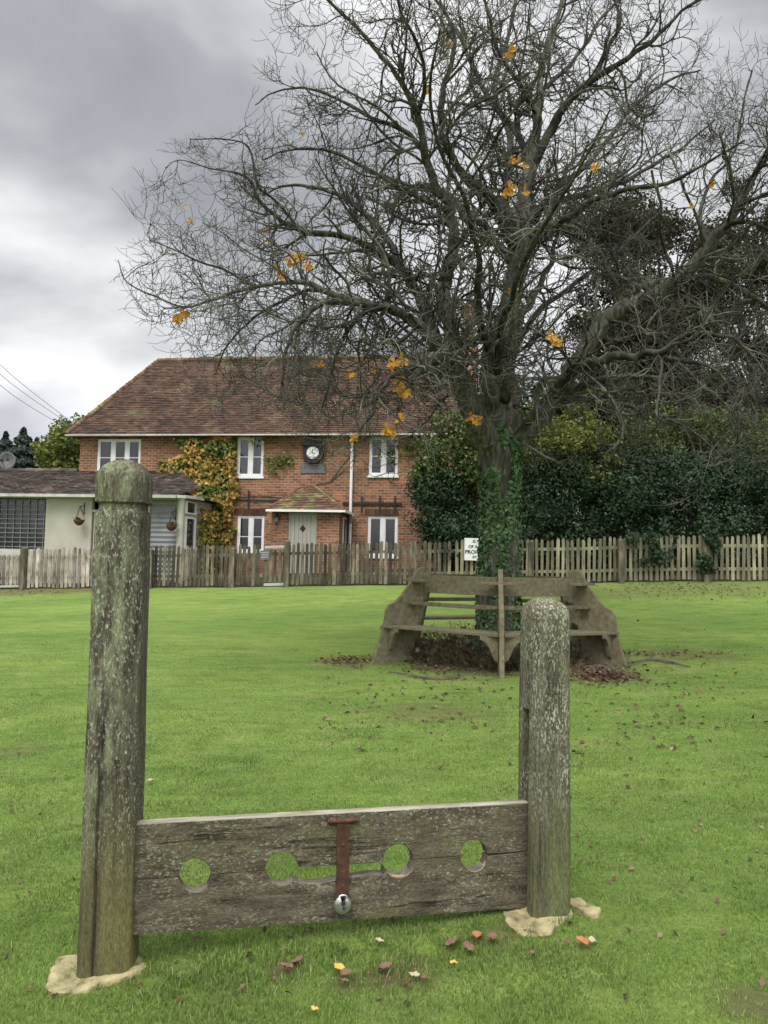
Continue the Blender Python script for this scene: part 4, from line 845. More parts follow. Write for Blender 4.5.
# brick lintels over the windows
for k in ('ll', 'lr'):
    a, b_, c, d = wr[k]; n = int((b_-a+0.2)/0.075); q = MB()
    for i in range(n): x = a-0.1+i*0.075; q.box(x+0.004, x+0.069, -0.012, 0.02, d+0.012, d+0.21)
    q.build('lintel', M['tile'], house)
def inpoly(x, y, poly):
    c = False; n = len(poly)
    for i in range(n):
        x1, y1 = poly[i]; x2, y2 = poly[(i+1) % n]
        if (y1 > y) != (y2 > y) and x < (x2-x1)*(y-y1)/(y2-y1)+x1: c = not c
    return c
def roof_plane(O, U, Vv, poly, tw, th, mat, name, parent, seed=1, thick=0.022):
    """tiles over a polygon given in metres along U (eave) and V (up the slope)"""
    U, Vv = Vector(U).normalized(), Vector(Vv).normalized(); Nn = U.cross(Vv).normalized(); O = Vector(O)
    if Nn.z < 0: Nn = -Nn
    r = random.Random(seed); mb = MB(); 
    us = [p[0] for p in poly]; vmax = max(p[1] for p in poly); rows = int(vmax/th)+1
    mb.add([O+U*a+Vv*b_ for a, b_ in poly], [tuple(range(len(poly)))])
    for i in range(rows):
        v0 = i*th; vc = v0+th*0.5; uu = min(us)-(tw/2 if i % 2 else 0)
        while uu < max(us):
            a, b_ = uu, uu+tw
            ok0, ok1 = inpoly(a+0.01, vc, poly), inpoly(b_-0.01, vc, poly)
            if ok0 or ok1:
                if not ok0:
                    while not inpoly(a+0.01, vc, poly): a += tw*0.1
                if not ok1:
                    while not inpoly(b_-0.01, vc, poly): b_ -= tw*0.1
                if b_-a > 0.02:
                    j = r.uniform(-.006, .012); lift = thick+r.uniform(-.004, .010); sag = 0.025*mnoise.noise(Vector((a*0.5, v0*0.6, seed)))
                    q = [O+U*(a+.003)+Vv*(v0-j)+Nn*(lift+sag), O+U*(b_-.003)+Vv*(v0-j+r.uniform(-.004, .004))+Nn*(lift+sag+r.uniform(-.003, .003)), O+U*(b_-.003)+Vv*(v0+th)+Nn*(0.006+sag), O+U*(a+.003)+Vv*(v0+th)+Nn*(0.006+sag), O+U*(a+.003)+Vv*(v0-j)+Nn*(-0.01), O+U*(b_-.003)+Vv*(v0-j)+Nn*(-0.01)]
                    mb.add(q, [(0, 1, 2, 3), (4, 5, 1, 0), (4, 0, 3), (5, 2, 1)])
            uu += tw
    return mb.build(name, mat, parent, recalc=False)
def ridge_tiles(a, b_, r_, mat, parent, name='ridge_tiles', step=0.3):
    a, b_ = Vector(a), Vector(b_); n = max(1, int((b_-a).length/step)); mb = MB(); rr = random.Random(3)
    for i in range(n):
        p, q = a.lerp(b_, i/n), a.lerp(b_, (i+0.97)/n); s = rr.uniform(.9, 1.1)
        mb.tube([p, q], [r_*s*1.08, r_*s*0.95], 10)
    return mb.build(name, mat, parent)
EY = -0.32; EXL = hl(66, 434, EY)[0]
RX, RZ = hl(158, 361, DEP/2); EZO = hl(250, 434, EY)[1]
EXR = XRt+0.3
slope = math.hypot(DEP/2-EY, RZ-EZO); sv = Vector((0, DEP/2-EY, RZ-EZO))
RXR = XRt-1.0
roof = roof_plane((EXL, EY, EZO), (1, 0, 0), sv, [(0, 0), (EXR-EXL, 0), (RXR-EXL, slope), (RX-EXL, slope)], 0.17, 0.105, M['tile'], 'roof', house, 1)
# side hip, right hip, back
hs = Vector((RX-EXL, 0, RZ-EZO)); BYe = DEP+0.32
q = MB(); q.add([(EXL, EY, EZO), (EXL, BYe, EZO), (RX, DEP/2, RZ)], [(0, 1, 2)]); q.add([(EXR, EY, EZO), (EXR, BYe, EZO), (RXR, DEP/2, RZ)], [(2, 1, 0)])
q.add([(EXL, BYe, EZO), (EXR, BYe, EZO), (RXR, DEP/2, RZ), (RX, DEP/2, RZ)], [(3, 2, 1, 0)]); q.add([(EXL, EY, EZO-.03), (EXR, EY, EZO-.03), (EXR, BYe, EZO-.03), (EXL, BYe, EZO-.03)], [(0, 1, 2, 3)])
q.build('roof_slopes', M['tile'], roof)
ridge_tiles((RX, DEP/2, RZ+0.0), (RXR, DEP/2, RZ+0.0), 0.10, M['tile_moss'], roof)
ridge_tiles((EXL, EY, EZO+0.02), (RX, DEP/2, RZ), 0.075, M['tile_moss'], roof, 'hip_tiles', 0.16)
q = MB(); q.box(EXL, EXR, EY-0.09, EY-0.01, EZO-0.065, EZO-0.01); q.build('gutter', M['guttergrey'], house, bevel=0.02)
# drainpipe
dx = hl(350.8, 500, -0.08)[0]; q = MB(); q.tube([(dx, -0.08, -0.6), (dx, -0.08, EZ-0.05), (dx, EY-0.03, EZO-0.06)], 0.045, 10); q.build('drainpipe', M['white'], house, smooth=False)
# chimney
CX0, _ = hl(459, 340, 3.2); CX1, _ = hl(478, 340, 3.2)
q = MB(); zt_ = hl(468, 303, 3.0)[1]
q.box(CX0+.12, CX1-.12, 2.7, 3.4, RZ-0.9, zt_-0.25); q.box(CX0+.06, CX1-.06, 2.64, 3.46, zt_-0.25, zt_-0.12); q.box(CX0-.02, CX1+.02, 2.55, 3.55, RZ-1.6, RZ+0.25)
ch = q.build('chimney', M['brick'], roof); q = MB(); xm = (CX0+CX1)/2
q.tube([(xm, 3.05, zt_-.12), (xm, 3.05, zt_+0.22)], [0.13, 0.10], 12); q.build('chimney_pot', M['tile'], ch) if False else None
# dark trellis rail on wall
q = MB(); a, z_ = hl(343, 503); b_, _ = hl(402, 503); q.box(a, b_, -0.05, -0.02, z_-0.05, z_+0.03)
for px in (362, 380, 395): x, _ = hl(px, 503); q.box(x-0.02, x+0.02, -0.06, -0.022, hl(px, 512)[1], hl(px, 496)[1])
q.build('wall_rail', M['dark'], house); q = MB(); a, z2 = hl(238, 500); b_, _ = hl(285, 500); q.box(a, b_, -0.045, -0.02, z2-0.02, z2+0.02)
x, _ = hl(249, 500); q.box(x-0.02, x+0.02, -0.06, -0.022, z2-.25, z2+0.3)
q.build('wall_rail', M['dark'], house)
# porch
PY = -1.35
px0, _ = hl(271.5, 530, PY); px1, _ = hl(339, 530, PY); dz1 = hl(302, 512.5, PY)[1]; dx0, _ = hl(288.5, 530, PY); dx1, _ = hl(316.5, 530, PY)
pe = hl(305, 510, PY-0.2)[1]
q = wall_holes('porch', px0, px1, -0.6, pe, PY, [(dx0, dx1, -0.6, dz1)], 0.12, M['brick'], house)
ywin = (PY+0.45, PY+0.95)
q.add([(px0, PY, -.6), (px0, 0, -.6), (px0, 0, pe), (px0, PY, pe)], [(3, 2, 1, 0)])
q.add([(px1, PY, -.6), (px1, 0, -.6), (px1, 0, pe), (px1, PY, pe)], [(0, 1, 2, 3)])
porch = q.build('porch', M['brick'], house, recalc=False)
q = MB(); q.box(dx0, dx1, PY+0.05, PY+0.10, -0.6, dz1-0.0)
n = 6
for i in range(n): a = dx0+0.05+(dx1-dx0-0.1)*i/n; q.box(a+0.006, a+(dx1-dx0-0.1)/n-0.006, PY+0.035, PY+0.05, -0.5, dz1-0.05)
q.box(dx0-0.0, dx0+0.05, PY+0.02, PY+0.048, -0.6, dz1); q.box(dx1-0.05, dx1, PY+0.02, PY+0.048, -0.6, dz1)
door = q.build('door', M['doorpaint'], porch)
dcx, dcz = hl(302.5, 528.5, PY); q = MB(); q.prism([(dcx-0.09, dcz), (dcx, dcz-0.11), (dcx+0.09, dcz), (dcx, dcz+0.11)], PY+0.028, PY+0.036); q.build('door_window', M['dark'], door)
q = MB(); q.box(px1+0.0, px1+0.03, PY+0.55, PY+1.0, 0.3, pe-0.15); q.build('side_window', M['white'], porch)
q = MB(); q.box(px1+0.031, px1+0.04, PY+0.60, PY+0.95, 0.36, pe-0.2); q.build('side_pane', M['glass'], porch)
ax, az = hl(312, 484.5, -0.35); e0 = px0-0.12; e1 = px1+0.16; ey = PY-0.2; pez = hl(305, 509.5, ey)[1]
rdg = -0.35   # hip apex a little out from the wall
fs = Vector((0, rdg-ey, az-pez)); sl = fs.length
prf = roof_plane((e0, ey, pez), (1, 0, 0), fs, [(0, 0), (e1-e0, 0), (ax-e0+0.02, sl), (ax-e0-0.02, sl)], 0.16, 0.095, M['tile_moss'], 'porch_roof', porch, 4)
q = MB(); q.add([(e0, ey, pez), (e0, 0, pez), (ax, 0, az), (ax, rdg, az)], [(0, 1, 2, 3)]); q.add([(e1, ey, pez), (e1, 0, pez), (ax, 0, az), (ax, rdg, az)], [(3, 2, 1, 0)]); q.add([(e0, ey, pez-.02), (e1, ey, pez-.02), (e1, 0, pez-.02), (e0, 0, pez-.02)], [(0, 1, 2, 3)])
q.build('porch_roof_sides', M['tile_moss'], prf)
ridge_tiles((e0, ey, pez), (ax, rdg, az), 0.05, M['tile_moss'], prf, 'hip_tiles', 0.16); ridge_tiles((e1, ey, pez), (ax, rdg, az), 0.05, M['tile_moss'], prf, 'hip_tiles', 0.16)
q = MB(); q.box(e0, e1, ey-0.06, ey-0.005, pez-0.07, pez-0.005); q.box(e1+.005, e1+0.06, ey-0.06, -0.1, pez-0.07, pez-0.005); q.tube([(e1+0.04, -0.3, pez-0.08), (dx+0.02, -0.12, pez-0.30)], 0.03, 8); q.build('porch_gutter', M['white'], porch)
# lantern by the door
lx, lz = hl(277.5, 519.5, PY); lant = empty('wall_lantern', HO + hx*lx + hn*(PY-0.1) + Vector((0, 0, lz)), HA); tag(lant, 'small black lantern on the brick to the left of the cottage door', 'lantern')
q = MB(); q.tube([(0, 0, -0.09), (0, 0, 0.05)], [0.045, 0.075], 6); q.build('lamp_glass', M['lead'], lant)
q = MB(); q.tube([(0, 0, 0.052), (0, 0, 0.12), (0, 0, 0.15)], [0.095, 0.03, 0.012], 6); q.build('lamp_cap', M['dark'], lant); q = MB(); q.tube([(0, 0, -0.125), (0, 0, -0.092)], [0.03, 0.05], 6); q.build('lamp_base', M['dark'], lant)
q = MB(); q.tube([(0, 0.0, 0.15), (0, 0.05, 0.19), (0, 0.1, 0.1)], 0.012, 6); q.build('lamp_bracket', M['dark'], lant)
# clock
cx_, cz_ = hl(313.5, 453.2, -0.05); clk = empty('wall_clock', HO + hx*cx_ + hn*(-0.05) + Vector((0, 0, cz_)), HA); tag(clk, 'round white clock face in a dark eight-sided case on the brick wall above the porch', 'clock')
q = MB(); q.prism([(0.345*math.cos(math.radians(22.5+45*i)), 0.345*math.sin(math.radians(22.5+45*i))) for i in range(8)], -0.10, 0.045); case = q.build('clock_case', M['dark'], clk, bevel=0.01)
q = MB(); q.prism([(-0.36, 0.22), (0.36, 0.22), (0.19, 0.41), (-0.19, 0.41)], -0.17, 0.045); q.build('clock_hood', M['dark'], clk)
q = MB(); q.tube([(0, -0.118, 0), (0, -0.102, 0)], 0.19, 32); face = q.build('clock_face', M['clockface'], clk)
q = MB()
q.prism([(-0.006, -0.02), (0.006, -0.02), (0.006, 0.13), (-0.004, 0.13)], -0.124, -0.122); q.build('minute_hand', M['dark'], face)
q = MB(); q.prism([(-0.01, -0.01), (0.0, 0.012), (0.09, -0.03), (0.09, -0.04)], -0.127, -0.125); q.build('hour_hand', M['dark'], face)
q = MB(); q.box(-0.40, 0.40, 0.02, 0.047, -0.62, -0.33); q.build('back_board', M['lead'], clk)
# ------------------------------------------------------------------ shop annexe to the left
AY = -2.5
aX0 = hl(-60, 500, AY)[0]; aX1 = hl(178, 520, AY)[0]
annex = empty('shop_annexe', HO + hx*aX0, HA); tag(annex, 'low cream shop annexe with a grey tiled roof at the left end of the cottage', 'shop')
def al(px, py, yl=AY): x, z = hl(px, py, yl); return x-aX0, z
aez = al(100, 497)[1]; z0 = -0.9
o_lat = (al(-58, 500)[0], al(45.5, 520)[0], al(20, 549)[1], al(20, 498)[1]-0.0)
o_door = (al(91.5, 520)[0], al(146, 520)[0], z0, al(100, 496)[1]-0.02)
o_sh = (al(149, 520)[0], al(177, 520)[0], z0, al(165, 499.5)[1])
q = wall_holes('wall', 0, al(182, 520)[0], z0, aez, AY, [o_lat, (o_door[0], o_door[1], z0, o_door[3]), (o_sh[0], o_sh[1], z0, o_sh[3])], 0.15, M['cream'], annex)
xe = al(182, 520)[0]; q.add([(xe, AY, z0), (xe, AY, aez), (xe+0.0, 0, aez), (xe, 0, z0)], [(0, 3, 2, 1)]); q.add([(0, AY, z0), (0, 0, z0), (0, 0, aez), (0, AY, aez)], [(0, 1, 2, 3)]); q.add([(0, 0.3, z0), (xe, 0.3, z0), (xe, .3, aez), (0, .3, aez)], [(0, 1, 2, 3)])
awall = q.build('wall', M['cream'], annex, recalc=False)
q = MB(); q.box(o_lat[0], o_lat[1], AY+0.13, AY+0.15, o_lat[2], o_lat[3]); sw = q.build('shop_window', M['glass'], annex)
q = MB(); n = 11
for i in range(n): z = o_lat[2]+(o_lat[3]-o_lat[2])*(i+0.5)/n; q.box(o_lat[0], o_lat[1], AY+0.08, AY+0.10, z-0.011, z+0.011)
for i in range(14): x = o_lat[0]+(o_lat[1]-o_lat[0])*(i+0.5)/14; q.box(x-0.012, x+0.012, AY+0.101, AY+0.12, o_lat[2], o_lat[3])
q.build('security_grille', M['lattice'], sw)
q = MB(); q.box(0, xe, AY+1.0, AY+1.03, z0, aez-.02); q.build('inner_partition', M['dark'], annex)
q = MB(); dxa = o_door[0]+0.04; zt2 = al(100, 512)[1]; q.box(dxa, dxa+0.95, AY+0.06, AY+0.11, z0, zt2)
q.box(o_door[0], o_door[1], AY+0.02, AY+0.05, zt2+0.001, zt2+0.07); q.box(dxa+1.0, o_door[1], AY+0.06, AY+0.1, z0, zt2); ad_ = q.build('shop_door', M['cream'], annex)
q = MB(); q.box(dxa+0.16, dxa+0.8, AY+0.05, AY+0.058, zt2-1.15, zt2-0.12); q.build('door_pane', M['glass'], ad_)
q = MB()
for a, b_, c, d in ((dxa+.12, dxa+.16, zt2-1.19, zt2-.08), (dxa+.8, dxa+.84, zt2-1.19, zt2-.08), (dxa+.16, dxa+.8, zt2-.66, zt2-.62), (dxa+.16, dxa+.8, zt2-.12, zt2-.08), (dxa+.16, dxa+.8, zt2-1.19, zt2-1.15)): q.box(a, b_, AY+.03, AY+.049, c, d)
q.build('door_glazing_bar', M['white'], ad_)
q = MB(); n = 22
for i in range(n): z = o_sh[2]+(o_sh[3]-o_sh[2])*i/n; hgt = (o_sh[3]-o_sh[2])/n; q.prism([(AY+0.10, z), (AY+0.075, z+hgt*0.5), (AY+0.10, z+hgt)], o_sh[0], o_sh[1], 'x')
q.build('roller_shutter', M['shutter'], annex)
# end wall with a narrow window near the corner
q = MB(); q.tube([(xe-0.03, AY-0.01, z0), (xe-0.03, AY-0.01, aez-0.02)], 0.085, 12); q.build('corner_pillar', M['cream'], annex)
zb1 = al(188, 548, AY+.6)[1]; zb2 = al(188, 519, AY+.6)[1]; zb3 = al(188, 513, AY+.6)[1]; zb4 = al(188, 503, AY+.6)[1]
q = MB()
for (za, zb) in ((zb1, zb2), (zb3, zb4)):
    q.box(xe+0.003, xe+0.05, AY+0.18, AY+0.26, za-0.04, zb+0.04); q.box(xe+0.003, xe+0.05, AY+0.85, AY+0.93, za-0.04, zb+0.04); q.box(xe+.003, xe+.05, AY+.26, AY+.85, zb, zb+.04); q.box(xe+.003, xe+.05, AY+.26, AY+.85, za-.04, za)
bay = q.build('end_window_frame', M['white'], annex); q = MB()
q.box(xe+0.003, xe+0.012, AY+.26, AY+.85, zb1, zb2); q.build('end_pane', M['glass'], bay)
q = MB(); q.box(xe+0.003, xe+0.012, AY+.26, AY+.85, zb3, zb4); q.build('end_pane', M['glass'], bay)
# annexe roof
AEY = AY-0.35; aeo = al(100, 494, AEY)[1]; atop = al(40, 471, 0.0)[1]; xr = al(197, 496, AEY+0.6)[0]; xtr = al(168, 470, 0)[0]
sv2 = Vector((0, 0-AEY, atop-aeo)); sl2 = sv2.length
ar = roof_plane((-1.0, AEY, aeo), (1, 0, 0), sv2, [(0, 0), (xr+1.0-0.35, 0), (xr+1.0-0.12, 0.35*sl2/2.85), (xr+1, 0.9*sl2/2.85), (xtr+1.0+.4, sl2), (0, sl2)], 0.17, 0.105, M['tile_grey'], 'roof', annex, 8)
hx0 = -aX0   # cottage corner in annexe coordinates
q = MB(); q.add([(-1.0, 0, atop), (hx0, 0, atop), (hx0, 2.6, aeo), (-1.0, 2.6, aeo)], [(3, 2, 1, 0)]); q.add([(-1, AEY, aeo-.03), (xr-.35, AEY, aeo-.03), (xr, AEY+.9, aeo-.03), (xr, 0, aeo-.03), (-1, 0, aeo-.03)], [(0, 1, 2, 3, 4)])
q.build('roof_back', M['tile_grey'], ar); ridge_tiles((-1.0, 0, atop), (hx0-0.02, 0, atop), 0.09, M['tile_grey'], ar)
q = MB(); outl = [(-1, AEY), (xr-.35, AEY), (xr-.12, AEY+.12), (xr-.0, AEY+.40), (xr+.03, AEY+.9)]
for (a, b_) in zip(outl, outl[1:]):
    A_, B_ = Vector(a), Vector(b_); nn = Vector(((B_-A_).y, -(B_-A_).x)).normalized(); q.prism([tuple(A_), tuple(B_), tuple(B_+nn*0.07), tuple(A_+nn*0.07)], aeo-0.095, aeo-0.01, 'z')
q.build('gutter', M['guttergrey'], annex)
# hanging baskets
for (px, py, yy, lab) in ((79, 521.5, AY-0.28, 'small brown hanging basket on the cream wall left of the tall post'), (171.5, 527, AY-0.28, 'small brown hanging basket in front of the grey roller shutter')):
    x, z = hl(px, py, yy); hb = empty('hanging_basket', HO+hx*x+hn*yy+Vector((0, 0, z)), HA); tag(hb, lab, 'basket', 'hanging baskets on the shop')
    q = MB(); q.tube([(0, 0, -0.11), (0, 0, -0.07), (0, 0, 0.0), (0, 0, 0.05)], [0.04, 0.10, 0.145, 0.155], 14); q.build('basket', M['clay'], hb)
    q = MB()
    for a in (0, 120, 240): c, s = math.cos(math.radians(a+20))*.15, math.sin(math.radians(a+20))*.15; q.tube([(c, s, 0.05), (0, 0, 0.42)], 0.006, 5)
    q.build('chain', M['dark'], hb)
    q = MB(); q.tube([(0, 0, 0.42), (0, 0.27, 0.47)], 0.012, 6); q.tube([(0, 0.25, 0.2), (0, 0.25, 0.55)], 0.012, 6); q.tube([(0, 0.25, 0.22), (0, 0.03, 0.43)], 0.009, 6); q.build('bracket', M['dark'], hb)
    V, Q = leafquads(RNG.normal(size=(60, 3))*np.array([.06, .06, .03])+np.array([0, 0, .07]), np.tile([0, 0, 1.0], (60, 1)), 0.06, RNG, 1.0); mesh_np('plant', V, Q, M['weed'], hb)
# satellite dish
dp = P(8, 461, 27.5); dish = empty('satellite_dish', dp); tag(dish, 'round grey satellite dish behind the shop roof at the left edge', 'satellite dish')
q = MB(); prof_ = [(0.02, 0.10), (0.15, 0.085), (0.28, 0.05), (0.38, 0.0), (0.38, -0.01), (0.28, 0.035), (0.15, 0.07), (0.02, 0.085)]
n = 28; vs = []; fs_ = []
for i in range(n):
    a = 2*math.pi*i/n
    for (rr, yy) in prof_: vs.append((rr*0.85*math.cos(a), yy-0.1, rr*0.85*math.sin(a)))
for i in range(n):
    for j in range(len(prof_)): fs_.append((i*8+j, ((i+1) % n)*8+j, ((i+1) % n)*8+(j+1) % 8, i*8+(j+1) % 8))
q.add(vs, fs_); q.build('dish', M['lead'], dish, smooth=True)
q = MB(); q.tube([(0, 0.05, 0), (0, 0.15, -0.2), (0, 0.15, -1.6)], 0.025, 8); q.build('mast', M['dark'], dish)
q = MB(); q.tube([(0, -0.1, -0.36), (0, -0.45, -0.05)], 0.012, 6); q.box(-.04, .04, -.52, -.43, -.08, 0.0); q.build('receiver_arm', M['dark'], dish)
# ------------------------------------------------------------------ fences
def fy(px): return 21.5 - 3.0*px/768
def fpt(px): Y_ = fy(px); x = P(px, 585, Y_).x; return Vector((x, Y_, gzl(x, Y_)))
def fence_run(px0, px1, name, label, mat, hgt=1.12, sp=0.125, wid=0.084, postpx=(), group='picket fences along the green', gate=False, post_extra=0.06, seed=0, dark_posts=None):
    a, b_ = fpt(px0), fpt(px1); root = empty(name, a, 0); tag(root, label, 'gate' if gate else 'fence', group)
    d = (b_-a); L = math.hypot(d.x, d.y); u = Vector((d.x/L, d.y/L, 0)); nrm = Vector((u.y, -u.x, 0)); r = random.Random(seed+int(px0))
    def Wp(s, off_, z): p_ = a+u*s+nrm*off_; return Vector((p_.x, p_.y, gzl(p_.x, p_.y)+z))-a
    mb = MB(); s = 0.03
    while s < L-0.03:
        w_ = wid*r.uniform(.88, 1.1); h_ = hgt*r.uniform(.965, 1.03); ln = r.gauss(0, 0.012); zb = r.uniform(0.02, 0.06); tk = 0.02
        if gate: zb = 0.12; h_ = hgt*0.97
        pts = [(-w_/2, zb), (w_/2, zb), (w_/2+ln*.9, h_-0.055), (w_/2*0.8+ln, h_-0.025), (w_*0.22+ln, h_), (-w_*0.22+ln, h_), (-w_/2*0.8+ln, h_-0.025), (-w_/2+ln*.9, h_-0.055)]
        n = len(pts); vs = [Wp(s+x, 0.0, z) for x, z in pts]+[Wp(s+x, -tk, z) for x, z in pts]
        mb.add(vs, [tuple(range(n)), tuple(range(2*n-1, n-1, -1))]+[(i, i+n, (i+1) % n+n, (i+1) % n) for i in range(n)]); s += sp*r.uniform(.95, 1.05)
    mb.build('pickets', mat, root)
    for zc in (0.30, 0.86):
        mb = MB(); k = max(2, int(L/1.0))
        for i in range(k):
            s0, s1 = L*i/k, L*(i+1)/k; vs = [Wp(s0, -0.022, zc-0.035), Wp(s1, -0.022, zc-0.035), Wp(s1, -0.075, zc-0.035), Wp(s0, -0.075, zc-0.035), Wp(s0, -0.022, zc+0.035), Wp(s1, -0.022, zc+0.035), Wp(s1, -0.075, zc+0.035), Wp(s0, -0.075, zc+0.035)]
            mb.add(vs, [(0,3,2,1),(4,5,6,7),(0,1,5,4),(1,2,6,5),(2,3,7,6),(3,0,4,7)])
        mb.build('rail', mat, root)
    for pp in postpx:
        q_ = fpt(pp)-a; mb = MB(); w_ = 0.065; hh = hgt+post_extra; mb.box(q_.x-w_, q_.x+w_, q_.y-0.09-w_, q_.y-0.09+w_ if False else q_.y+w_, q_.z-0.2, q_.z+hh)
        mb.add([(q_.x-w_, q_.y-0.09-w_, q_.z+hh+.001), (q_.x+w_, q_.y-0.09-w_, q_.z+hh+.001), (q_.x+w_, q_.y+w_, q_.z+hh+.001), (q_.x-w_, q_.y+w_, q_.z+hh+.001), (q_.x, q_.y-.03, q_.z+hh+.05)], [(0, 1, 4), (1, 2, 4), (2, 3, 4), (3, 0, 4), (3, 2, 1, 0)])
        mb.build('post', M['fence'], root)
    return root, a, u, nrm, Wp, L
gl = fence_run(-30, 20.5, 'picket_gate', 'pale peeling picket gate at the left edge of the photo', M['fence_pale'], hgt=0.98, gate=True, postpx=(), group='gates in the picket fence', sp=.118)
q = MB()
root, a, u, nrm, Wp, L = gl
def bar(Wp, s0, s1, z0_, z1_, o0, o1):
    vs = [Wp(s0, o0, z0_), Wp(s1, o0, z0_), Wp(s1, o1, z0_), Wp(s0, o1, z0_), Wp(s0, o0, z1_), Wp(s1, o0, z1_), Wp(s1, o1, z1_), Wp(s0, o1, z1_)]
    q.add(vs, [(0,3,2,1),(4,5,6,7),(0,1,5,4),(1,2,6,5),(2,3,7,6),(3,0,4,7)])
bar(Wp, 0, L, 0.99, 1.04, 0.03, -0.04); q.build('gate_bar', M['galv'], root); q = MB(); bar(Wp, 0, L, 0.06, 0.11, 0.03, -0.03); q.build('gate_bar', M['galv'], root)
fence_run(23, 118, 'picket_fence', 'pale peeling stretch of picket fence in front of the shop, left of the tall post', M['fence_pale'], postpx=(23.5,), post_extra=0.0)
fence_run(118.5, 262, 'picket_fence', 'dark weathered picket fence between the tall post and the garden gate', M['fence'], postpx=(150, 232), post_extra=-0.1)
gm = fence_run(264, 285, 'picket_gate', 'narrow garden gate with grey metal bars and a small plaque in front of the cottage', M['fence'], hgt=1.0, gate=True, group='gates in the picket fence')
root, a, u, nrm, Wp, L = gm; q = MB(); bar(Wp, 0, L, 1.02, 1.08, 0.04, -0.03); q.build('gate_bar', M['galv'], root); q = MB(); bar(Wp, 0, L, 0.03, 0.09, 0.04, -0.03); q.build('gate_bar', M['galv'], root)
q = MB(); bar(Wp, -0.13, 0.15, 0.72, 0.97, 0.028, 0.012); pq = q.build('plaque', M['lead'], root)
q = MB()
for zz in (0.90, 0.84, 0.78): bar(Wp, -0.09, 0.11, zz, zz+0.02, 0.0315, 0.0295)
q.build('plaque_lines', M['galv'], pq)
fence_run(286.5, 455, 'picket_fence', 'dark weathered picket fence in front of the cottage door and right-hand windows', M['fence'], postpx=(286.5,))
fence_run(455.5, 800, 'picket_fence', 'olive brown picket fence in front of the dark hedge, right of the tree', M['fence_olive'], postpx=(530, 620, 705, 790), post_extra=-0.08, hgt=1.12, wid=0.074, sp=.125)
# sign
sg0, sg1 = 464.3, 487; Ysg = fy(475)-0.10; pa = P(sg0, 560.3, Ysg); pb = P(sg1, 560.3, Ysg); pt_ = P(sg0, 538, Ysg)
sign = empty('notice_sign', (pa.x, Ysg, pa.z)); tag(sign, 'white notice board with black lettering on the fence, half hidden by the trunk', 'sign')
W_, H_ = pb.x-pa.x, pt_.z-pa.z; q = MB(); q.box(0, W_, 0, 0.02, 0, H_); sb = q.build('sign_board', M['white'], sign, bevel=0.004)
q = MB(); q.box(0.05, 0.10, 0.021, 0.06, -0.55, H_-0.05); q.box(W_-.10, W_-.05, 0.021, 0.06, -0.55, H_-.05); q.build('sign_leg', M['fence'], sign)
def text(s, size, x, z, parent, mat, align='LEFT'):
    cu = bpy.data.curves.new('t', 'FONT'); cu.body = s; cu.size = size; cu.align_x = align; cu.extrude = 0.002; cu.offset = size*0.02
    o = bpy.data.objects.new('lettering', cu); COL.objects.link(o)
    dg = bpy.context.evaluated_depsgraph_get(); me = bpy.data.meshes.new_from_object(o.evaluated_get(dg)); bpy.data.objects.remove(o); bpy.data.curves.remove(cu)
    ob = link_mesh('lettering', me, mat, parent); ob.rotation_euler = (math.radians(90), 0, 0); ob.location = (x, -0.004, z); return ob
text('IS', 0.105, W_*0.36, H_*0.80, sb, M['letter']); text('OF A', 0.105, W_*0.17, H_*0.56, sb, M['letter']); text('PROH', 0.135, W_*0.02, H_*0.30, sb, M['letter']); text('BY', 0.09, W_*0.36, H_*0.10, sb, M['letter'])
# ------------------------------------------------------------------ planting
def blobs(spec, n, rng, shell=0.55):
    """spec: (x,y,z,rx,ry,rz); returns points and outward normals, thinner inside"""
    spec = np.array(spec, float); vol = spec[:, 3]*spec[:, 4]*spec[:, 5]; pr = vol**0.7; pr /= pr.sum()
    i = rng.choice(len(spec), n, p=pr); d = rng.normal(size=(n, 3)); d /= np.linalg.norm(d, axis=1, keepdims=True)
    r = (shell+(1-shell)*rng.random(n)**0.6)*(1+0.10*rng.normal(size=n)); s = spec[i]
    Pn = s[:, :3]+d*r[:, None]*s[:, 3:]; nn = d/s[:, 3:]; nn /= np.linalg.norm(nn, axis=1, keepdims=True)
    return Pn, nn
def clumpy(px0, px1, py0, py1, Y0, Y1, n, r0_, r1_, rng):
    out = []
    for _ in range(n):
        Y_ = rng.uniform(Y0, Y1); p_ = P(rng.uniform(px0, px1), rng.uniform(py0, py1), Y_); r_ = rng.uniform(r0_, r1_)
        out.append((p_.x, p_.y, p_.z, r_, r_*rng.uniform(.8, 1.1), r_*rng.uniform(.6, .95)))
    return out
